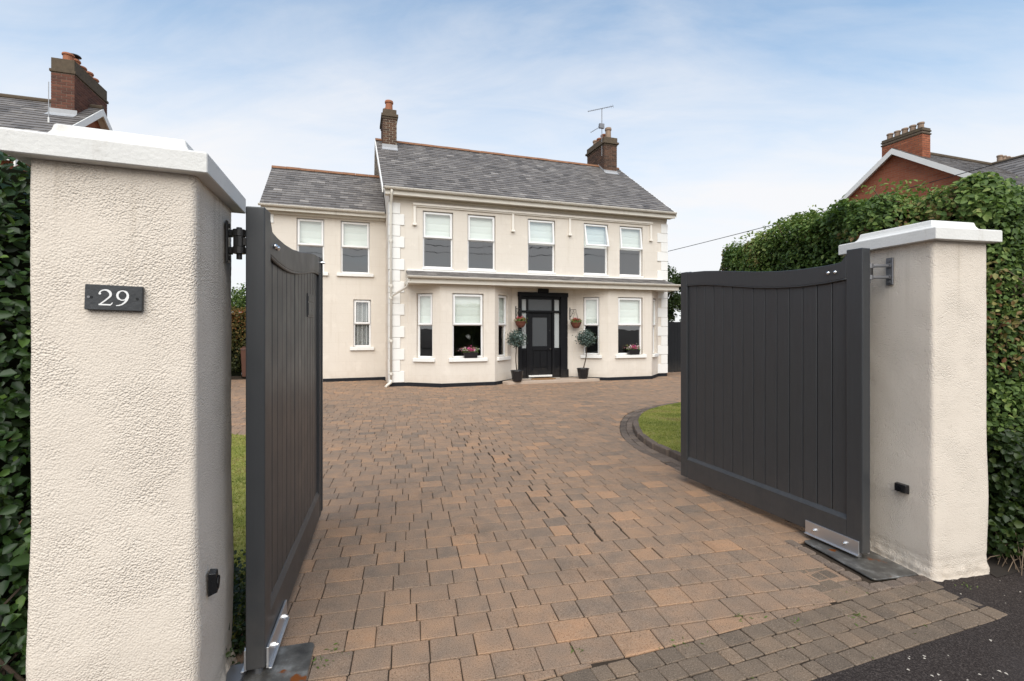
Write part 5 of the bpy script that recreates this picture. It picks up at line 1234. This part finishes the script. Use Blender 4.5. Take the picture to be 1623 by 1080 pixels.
def basket(label, a, d, z, brk):
    t = thing('hanging_basket', label, 'hanging basket', (*hw(a, d), z), HR, group='pair of hanging baskets by the door')
    b = MB(); b.lathe([(0, 0), (.08, .0), (.135, .07), (.175, .17), (.185, .18), (.18, .195), (.165, .19), (0, .17)], 20); b.obj('bowl', M['basket'], t)
    leaf_ball('foliage', t, (0, 0, .22), .19, 420, .05, M['leaf'], rng.uniform(.3, .85, 420), .5)
    leaf_ball('flowers', t, (0, 0, .27), .17, 170, .045, M['flower_red'], rng.uniform(0, 1, 170), .55)
    b = MB(); top = (0, 0, .56)
    for k in range(3): q = 2.1 * k + .5; b.tube([(.17 * math.cos(q), .17 * math.sin(q), .19), top], .004, 4)
    b.obj('chain', M['iron'], t)
    b = MB(); xb = brk; dy = -d
    b.box(xb - .015, xb + .015, dy - .012, dy - .001, .28, .68); b.tube([(xb, dy - .01, .60), (xb * .5, dy * .5, .605), (0, 0, .60), (0, 0, .56)], .009, 6)
    b.tube([(xb, dy - .01, .36), (xb * .75, dy * .8, .40), (xb * .5, dy * .5, .52), (xb * .3, dy * .3, .60)], .007, 6)
    ring = [(xb * .5 + .05 * math.cos(q / 8 * 6.28), dy * .5, .52 + .05 * math.sin(q / 8 * 6.28)) for q in range(9)]; b.tube(ring, .005, 5)
    b.obj('bracket', M['iron'], t)
basket('terracotta hanging basket of red flowers left of the front door', 3.96, -.24, 1.72, -.08)
basket('terracotta hanging basket of red flowers right of the front door', 5.86, -.26, 1.70, -.10)
def winbox(label, a, z):
    t = thing('window_box', label, 'window box', (*hw(a, -.632), z), HR, group='window boxes on the bay sills')
    b = MB(); w = .21
    b.add([(-w * .9, -.07, 0), (w * .9, -.07, 0), (w * .9, .065, 0), (-w * .9, .065, 0), (-w, -.085, .17), (w, -.085, .17), (w, .075, .17), (-w, .075, .17)], [(0, 3, 2, 1), (0, 1, 5, 4), (1, 2, 6, 5), (2, 3, 7, 6), (3, 0, 4, 7), (4, 5, 6, 7)]); b.obj('trough', M['potblack'], t, bevel=.006)
    k = 300; P = np.stack([rng.uniform(-w * 1.05, w * 1.05, k), rng.uniform(-.09, .07, k), .16 + np.abs(rng.normal(0, .06, k))], 1); leaf_mesh('foliage', P, np.tile([0, -.3, 1.0], (k, 1)), rng.uniform(.025, .05, k), M['leaf'], t, .7, .6, rng.uniform(.4, .88, k))
    k = 190; P = np.stack([rng.normal(0, w * .55, k), rng.uniform(-.09, .06, k), .20 + np.abs(rng.normal(0, .055, k))], 1); leaf_mesh('flowers', P, np.tile([0, -.5, 1.0], (k, 1)), rng.uniform(.025, .045, k), M['flower'], t, .6, .9, np.where(np.abs(P[:, 0]) < .1, rng.uniform(.2, .6, k), rng.uniform(.5, 1, k)))
winbox('black window box of pink flowers on the left bay sill', 2.26, .83); winbox('black window box of pink flowers on the right bay sill', 7.77, .83)
# desk lamp standing in the left bay
dl = thing('desk_lamp', 'white desk lamp seen through the left bay window', 'lamp', (*hw(2.52, .28), .75), HR)
b = MB(); b.lathe([(0, 0), (.09, 0), (.09, .02), (.01, .03)], 16); b.obj('base', M['lampwhite'], dl)
b = MB(); b.tube([(0, 0, .02), (.03, 0, .35), (.02, 0, .66)], .009, 8); b.tube([(.02, 0, .66), (-.12, -.05, .74)], .008, 8); b.obj('arm', M['iron'], dl)
b = MB(); b.lathe([(.03, .10), (.06, .08), (.10, 0), (.095, 0), (.05, .07)], 18); b.obj('shade', M['lampwhite'], dl, smooth=True, loc=(-.15, -.06, .66), rz=(R(18), R(38), 0))
b = MB(); b.box(1.6, 2.9, .0, .6, .71, .75); b.box(1.62, 1.68, .02, .08, .12, .71); b.box(2.82, 2.88, .02, .08, .12, .71); b.box(1.62, 1.68, .52, .58, .12, .71); b.box(2.82, 2.88, .52, .58, .12, .71)
b.obj('desk', M['bark'], None, loc=(*HL, 0), rz=HR, label='dark wooden desk inside the left bay window', cat='desk')

# ------------------------------------------------------------------ fence and trees behind the house on the right
fn = thing('side_fence', 'dark stained boarded fence closing the gap right of the house', 'fence', (*hw(9.56, 1.2), 0), HR)
bme = MB(); bme.box(0, .145, -.011, .011, 0, 1.93); me = bme.mesh('fence_board', M['fence'])
for i in range(24): o = place('fence_board', me, fn, (i * .150, random.uniform(-.002, .002), .02 + random.uniform(-.01, .01)), 0); 
bme = MB(); bme.box(0, 3.6, .012, .05, .4, .49); bme.box(0, 3.6, .012, .05, 1.5, 1.59); bme.obj('rail', M['fence'], fn)
def tree(name, label, x, y, h, r, nl, size, m, trunk_r, blobs, seed):
    rs = random.Random(seed); t = thing(name, label, 'tree', (x, y, 0))
    b = MB(); top = h * .55
    b.tube([(0, 0, -.05), (rs.uniform(-.1, .1), 0, top * .5), (rs.uniform(-.15, .15), rs.uniform(-.1, .1), top)], [trunk_r, trunk_r * .8, trunk_r * .6], 8); b.obj('trunk', M['bark'], t, smooth=True)
    P = []; D = []; lim = MB()
    for i in range(blobs):
        a = rs.uniform(0, 6.28); q = rs.uniform(.1, 1) ** .6; c = Vector((math.cos(a) * r * q * .8, math.sin(a) * r * q * .8, h * rs.uniform(.38, .9) )); c.z = min(c.z, h * (1 - .35 * q)); br_ = r * rs.uniform(.22, .40)
        lim.tube([(0, 0, top * rs.uniform(.5, .95)), tuple((Vector((0, 0, top)) + c) / 2 + Vector((0, 0, .1))), tuple(c)], [trunk_r * .4, trunk_r * .25, trunk_r * .1], 5)
        n = nl // blobs; d = rng.normal(0, 1, (n, 3)); d /= np.linalg.norm(d, axis=1)[:, None]; P.append(np.array(c) + d * (br_ * rng.uniform(.35, 1.1, n))[:, None]); D.append(d)
    lim.obj('limbs', M['bark'], t)
    P = np.concatenate(P); D = np.concatenate(D); v = np.clip(.45 + .35 * vnoise(P, 1.1, seed) + rng.normal(0, .18, len(P)), 0, 1)
    leaf_mesh('crown', P, D, rng.uniform(size * .6, size * 1.4, len(P)), m, t, .8, .6, v); return t
tree('garden_tree', 'dark leafy tree rising behind the side fence right of the house', 6.55, 20.6, 5.1, 1.25, 7000, .10, M['leaf_tree'], .12, 18, 5)
tree('garden_tree', 'lower leafy tree behind the fence beside the right gate edge', 9.8, 21.8, 4.0, 1.9, 7000, .11, M['leaf_tree'], .12, 16, 6)
tree('evergreen_tree', 'green tree showing above the copper hedge beyond the left gate', -10.9, 20.6, 3.75, 2.2, 8000, .10, M['leaf'], .12, 18, 7)
ht = thing('copper_hedge', 'bronze-tinted clipped hedge beyond the left gate', 'hedge', (0, 0, 0))
p, nn2, dp2 = box_surface((-12.6, 16.9, .1), (-8.2, 18.0, 2.42), 9000, .1, .1, 2.2, {'y-': 2, 'z+': 1, 'x+': .6}, .25, 4)
leaf_mesh('foliage', p, nn2, rng.uniform(.05, .1, len(p)), M['leaf_copper'], ht, .8, .6, np.clip(-.05 + .32 * p[:, 2] + rng.normal(0, .2, len(p)), 0, 1)); core_box('hedge_shade_core', (-12.4, 17.1, 0), (-8.4, 17.9, 2.2), M['shade_core'], ht)
# wheelie bin
wb = thing('wheelie_bin', 'brown wheelie bin against the hedge beyond the left gate', 'bin', (-8.98, 16.2, 0), R(25))
b = MB(); b.add([(-.21, -.24, .06), (.21, -.24, .06), (.21, .22, .06), (-.21, .22, .06), (-.25, -.30, .98), (.25, -.30, .98), (.25, .30, .98), (-.25, .30, .98)], [(0, 3, 2, 1), (0, 1, 5, 4), (1, 2, 6, 5), (2, 3, 7, 6), (3, 0, 4, 7), (4, 5, 6, 7)]); b.obj('body', M['bin'], wb, bevel=.02, seg=2)
b = MB(); b.add([(-.27, -.33, .985), (.27, -.33, .985), (.27, .33, .985), (-.27, .33, .985), (-.24, -.29, 1.02), (.24, -.29, 1.02), (.24, .30, 1.07), (-.24, .30, 1.07)], [(0, 3, 2, 1), (0, 1, 5, 4), (1, 2, 6, 5), (2, 3, 7, 6), (3, 0, 4, 7), (4, 5, 6, 7)]); b.obj('lid', M['bin'], wb, bevel=.015, seg=2)
b = MB(); b.tube([(-.22, .36, .94), (.22, .36, .94)], .018, 8); b.obj('handle', M['bin'], wb)
for x in (-.23, .23): b = MB(); b.tube([(x - .03, .22, .1), (x + .03, .22, .1)], .1, 16); b.obj('wheel', M['plastic'], wb)
# ------------------------------------------------------------------ neighbours
def gable_house(root, a0, a1, half, zr_, ze, wallm, left_gable=True, barge='both'):
    """ridge along local x at y = 0"""
    b = MB(); hi = half - .3; zi = zr_ - (zr_ - ze) * hi / half
    b.quad((a0, -hi, 0), (a1, -hi, 0), (a1, -hi, zi), (a0, -hi, zi)); b.quad((a1, hi, 0), (a0, hi, 0), (a0, hi, zi), (a1, hi, zi))
    b.quad((a0, hi, 0), (a0, -hi, 0), (a0, -hi, zi), (a0, 0, zr_ - .05), (a0, hi, zi)); b.quad((a1, -hi, 0), (a1, hi, 0), (a1, hi, zi), (a1, 0, zr_ - .05), (a1, -hi, zi)); b.obj('wall', wallm, root)
    r0, r1 = a0 - .22, a1 + .22; ln = math.hypot(half, zr_ - ze); v = Vector((0, half, zr_ - ze)) / ln; n = Vector((0, -v.z, v.y)); b = MB()
    slates(b, (r0, -half, ze), (1, 0, 0), v, n, r1 - r0, ln, .2, .30); b.quad((r0, -half, ze - .004), (r1, -half, ze - .004), (r1, 0, zr_ - .004), (r0, 0, zr_ - .004), val=.2)
    v2 = Vector((0, -half, zr_ - ze)) / ln; n2 = Vector((0, -v2.z, v2.y)) * -1; n2 = Vector((0, v.z, v.y)); slates(b, (r1, half, ze), (-1, 0, 0), v2, n2, r1 - r0, ln, .2, .30); b.quad((r1, half, ze - .004), (r0, half, ze - .004), (r0, 0, zr_ - .004), (r1, 0, zr_ - .004), val=.2)
    rf = b.obj('roof', M['slate'], root, attr='pv', kind='stuff')
    for x, k in ((r0, -.03), (r1, .03)):
        for y in (-half - .02, half + .02):
            b = MB(); A = [(x, y, ze - .20), (x + k, y, ze - .20), (x + k, y, ze + .0), (x, y, ze + .0)]; B = [(x, 0, zr_ - .20), (x + k, 0, zr_ - .20), (x + k, 0, zr_), (x, 0, zr_)]
            b.add(A + B, [(0, 1, 2, 3), (7, 6, 5, 4)] + [(i, 4 + i, 4 + (i + 1) % 4, (i + 1) % 4) for i in range(4)]); xi = a0 if k < 0 else a1
            b.quad((x, y, ze - .08), (xi, y, ze - .08), (xi, 0, zr_ - .08), (x, 0, zr_ - .08))
            b.obj('barge_board', M['white'], root)
    return rf
nl = thing('neighbour_house', 'slate-roofed house with big brick chimney above the left pillar', 'house', (-11.8, 13.6, 0), HR)
rf = gable_house(nl, -9.2, -.2, 3.7, 8.0, 5.35, M['red_wall'])
b = MB(); b.tube([(-9.4, 0, 8.03), (-.75, 0, 8.03)], .07, 8); b.tube([(-.25, 0, 8.03), (.04, 0, 8.03)], .07, 8); b.obj('ridge', M['moss_stone'], rf)
c1 = brick_stack(nl, -.76, -.26, -.80, .95, 7.1, 8.56, M['brick_neigh'], M['mortar_dark']); c1.name = 'chimney'
cap_band(c1, -.76, -.26, -.80, .95, 8.56, ((.035, -.02, .055), (.005, .055, .36)), M['moss_stone'])
for k in range(5): pot(c1, -.51 + random.uniform(-.02, .02), -.58 + k * .34, 8.915, .25 + .02 * (k % 2), .135, M['terracotta'])
b = MB(); b.lathe([(.02, .28), (.15, .33), (.13, .36), (.0, .40)], 14, (-.51, -.24, 8.95)); b.tube([(-.60, -.24, 9.1), (-.60, -.24, 9.3)], .01, 5); b.tube([(-.42, -.24, 9.1), (-.42, -.24, 9.3)], .01, 5); b.obj('cowl', M['iron'], c1)
b = MB(); zl = lambda d: 8.0 + d * (8.0 - 5.35) / 3.7
b.add([(-.82, -1.0, zl(-1.0) + .03), (-.20, -1.0, zl(-1.0) + .03), (-.20, -.815, zl(-.815) + .04), (-.82, -.815, zl(-.815) + .04), (-.82, -.81, zl(-.81) + .15), (-.20, -.81, zl(-.81) + .15)], [(0, 1, 2, 3), (3, 2, 5, 4)]); b.obj('flashing', M['lead'], c1)
po = thing('whip_aerial', 'thin white pole aerial beside the left neighbour chimney', 'aerial', (-11.75, 12.0, 0)); b = MB(); b.tube([(0, 0, 0), (0, 0, 7.05)], .02, 8); b.obj('pole', M['white'], po); b = MB(); b.tube([(0, 0, 7.05), (0, 0, 7.95)], .009, 6); b.obj('whip', M['lead'], po)
nr = thing('neighbour_house', 'red brick gabled house with five-pot chimney beyond the right hedge', 'house', (13.36, 16.6, 0), HR)
rf = gable_house(nr, .18, 9.8, 3.9, 8.0, 5.25, M['red_wall'])
b = MB(); b.tube([(.4, 0, 8.03), (10, 0, 8.03)], .07, 8); b.obj('ridge', M['moss_stone'], rf)
c2 = brick_stack(nr, .21, .61, -.78, .50, 6.9, 8.36, M['brick_red'], M['mortar_dark']); c2.name = 'chimney'
cap_band(c2, .21, .61, -.78, .50, 8.36, ((.03, -.10, -.05), (.03, .0, .05), (.01, .05, .12)), M['moss_stone'])
for k in range(5): pot(c2, .41, -.62 + k * .245, 8.47, .24, .105, M['buff_pot'])
# front wing with its ridge towards the street
wg = MB(); wx = 5.44; hw_ = 3.0; zf1 = 8.0; ze1 = 5.5; y0 = -5.2
wg.quad((wx - hw_ + .3, y0 + .3, 0), (wx + hw_ - .3, y0 + .3, 0), (wx + hw_ - .3, y0 + .3, ze1), (wx, y0 + .3, zf1 - .1), (wx - hw_ + .3, y0 + .3, ze1)); wg.quad((wx - hw_ + .3, -3, 0), (wx - hw_ + .3, y0 + .3, 0), (wx - hw_ + .3, y0 + .3, ze1), (wx - hw_ + .3, -3, ze1)); wg.obj('wing_wall', M['red_wall'], nr)
b = MB(); ln = math.hypot(hw_, zf1 - ze1); v = Vector((hw_, 0, zf1 - ze1)) / ln
slates(b, (wx - hw_, .2, ze1), (0, -1, 0), v, Vector((-v.z, 0, v.x)), 5.4, ln, .2, .3); b.quad((wx - hw_, .2, ze1), (wx - hw_, y0, ze1), (wx, y0, zf1), (wx, .2, zf1), val=.2); b.quad((wx + hw_, y0, ze1), (wx + hw_, .2, ze1), (wx, .2, zf1), (wx, y0, zf1), val=.3)
wr2 = b.obj('wing_roof', M['slate'], nr, attr='pv', kind='stuff'); b = MB(); b.tube([(wx, .2, 8.03), (wx, y0, 8.03)], .07, 8); b.obj('ridge', M['moss_stone'], wr2)
c3 = brick_stack(nr, 6.9, 7.9, .25, .8, 7.0, 8.35, M['brick_red'], M['mortar_dark']); c3.name = 'chimney'
cap_band(c3, 6.9, 7.9, .25, .8, 8.35, ((.03, -.05, .0), (.01, .0, .14)), M['moss_stone'])
for k in range(4): pot(c3, 7.02 + k * .25, .5, 8.48, .26, .10, M['buff_pot'])
# overhead cable
b = MB(); A = Vector((6.6, 20, 4.95)); B = Vector((16, 12, 6.93)); pts = []
for i in range(25):
    t = i / 24; p = A.lerp(B, t); p.z -= .25 * 4 * t * (1 - t) * .35; pts.append(tuple(p))
for i in range(1, 6): pts.append((16 + 9.4 / 8 * i * 1.4, 12 - i * 1.4, 6.93 + .28 * i))
b.tube(pts, .012, 5); b.obj('overhead_cable', M['cable'], label='black overhead cable rising from the house to the right', cat='cable')

# ------------------------------------------------------------------ litter: fallen petals, weeds
k = 300; P = []
while len(P) < k:
    s, n = random.uniform(.2, 3.0), random.uniform(-.9, .95)
    if s < 1.45 and n > -.04: continue
    if random.random() > .25 + .75 * (mnoise.noise((s * 2.2, n * 2.2, 4)) > .05): continue
    x, y = ga(s, n)
    lx = (np.array([x, y]) - np.array(Rc)) @ np.array([math.cos(RA), math.sin(RA)]); ly = (np.array([x, y]) - np.array(Rc)) @ np.array([-math.sin(RA), math.cos(RA)])
    if 0 < lx < .5 and ly > -.03: continue
    P.append((x, y, -.001))
leaf_mesh('fallen_petals', P, np.tile([0, 0, 3.0], (len(P), 1)), rng.uniform(.006, .020, len(P)), M['petal'], None, .15, .6, label='pale petals scattered over the dark footpath', cat='petals')
k = 60; P = [(*ga(random.uniform(-3.2, 1.3), random.uniform(.0, .5)), .0) for _ in range(k)]
for c in ((-.93, 2.50), (-.98, 2.42), (1.65, 2.75), (2.05, 2.80), (1.35, 2.78), (3.02, 3.12), (.9, 2.55), (.35, 2.5)): P += [(c[0] + random.gauss(0, .03), c[1] + random.gauss(0, .02), .0) for _ in range(16)]
leaf_mesh('joint_weeds', P, np.tile([0, 0, 1.0], (len(P), 1)), rng.uniform(.012, .03, len(P)), M['weed'], None, .8, .3, rng.uniform(.6, .9, len(P)), label='tiny green weeds sprouting from the paving joints', cat='weeds')

# hedge across the road (behind the viewpoint; it shows in the window glass)
oh = thing('hedge', 'dark hedge across the road, mirrored in the ground-floor windows', 'hedge', (*ga(-2, -16.5), 0), GA)
p, nn3, dp3 = box_surface((-22, -.8, 0), (22, .8, 2.6), 14000, .15, .2, .8, {'y+': 2, 'z+': 1}, .3, 8)
leaf_mesh('foliage', p, nn3, rng.uniform(.12, .24, len(p)), M['leaf_tree'], oh, .7, .6); core_box('hedge_shade_core', (-21.8, -.6, 0), (21.8, .6, 2.4), M['shade_core'], oh)

# street wires behind the viewpoint, mirrored in the upper windows
for k, (n_, z_) in enumerate(((-9.5, 8.6), (-9.6, 8.1), (-9.7, 7.55))):
    b = MB(); b.tube([(x, 0, z_ + .9 * (x / 22) ** 2) for x in np.linspace(-22, 22, 23)], .022, 5)
    b.obj('street_wire', M['cable'], loc=(*ga(2, n_), 0), rz=GA, label='overhead street wire, %s of three, mirrored in the upper window panes' % ('topmost', 'middle', 'lowest')[k], cat='wire', group='street wires')
for s_, lb_ in ((-20, 'left'), (24, 'right')):
    b = MB(); b.tube([(0, 0, -.06), (0, 0, 10.2)], [.14, .10], 10); b.box(-.05, .05, -.3, .3, 9.2, 9.3); b.obj('utility_pole', M['bark'], loc=(*ga(s_, -9.6), 0), rz=GA, label='wooden utility pole at the %s end of the street wires' % lb_, cat='utility pole', group='utility poles')
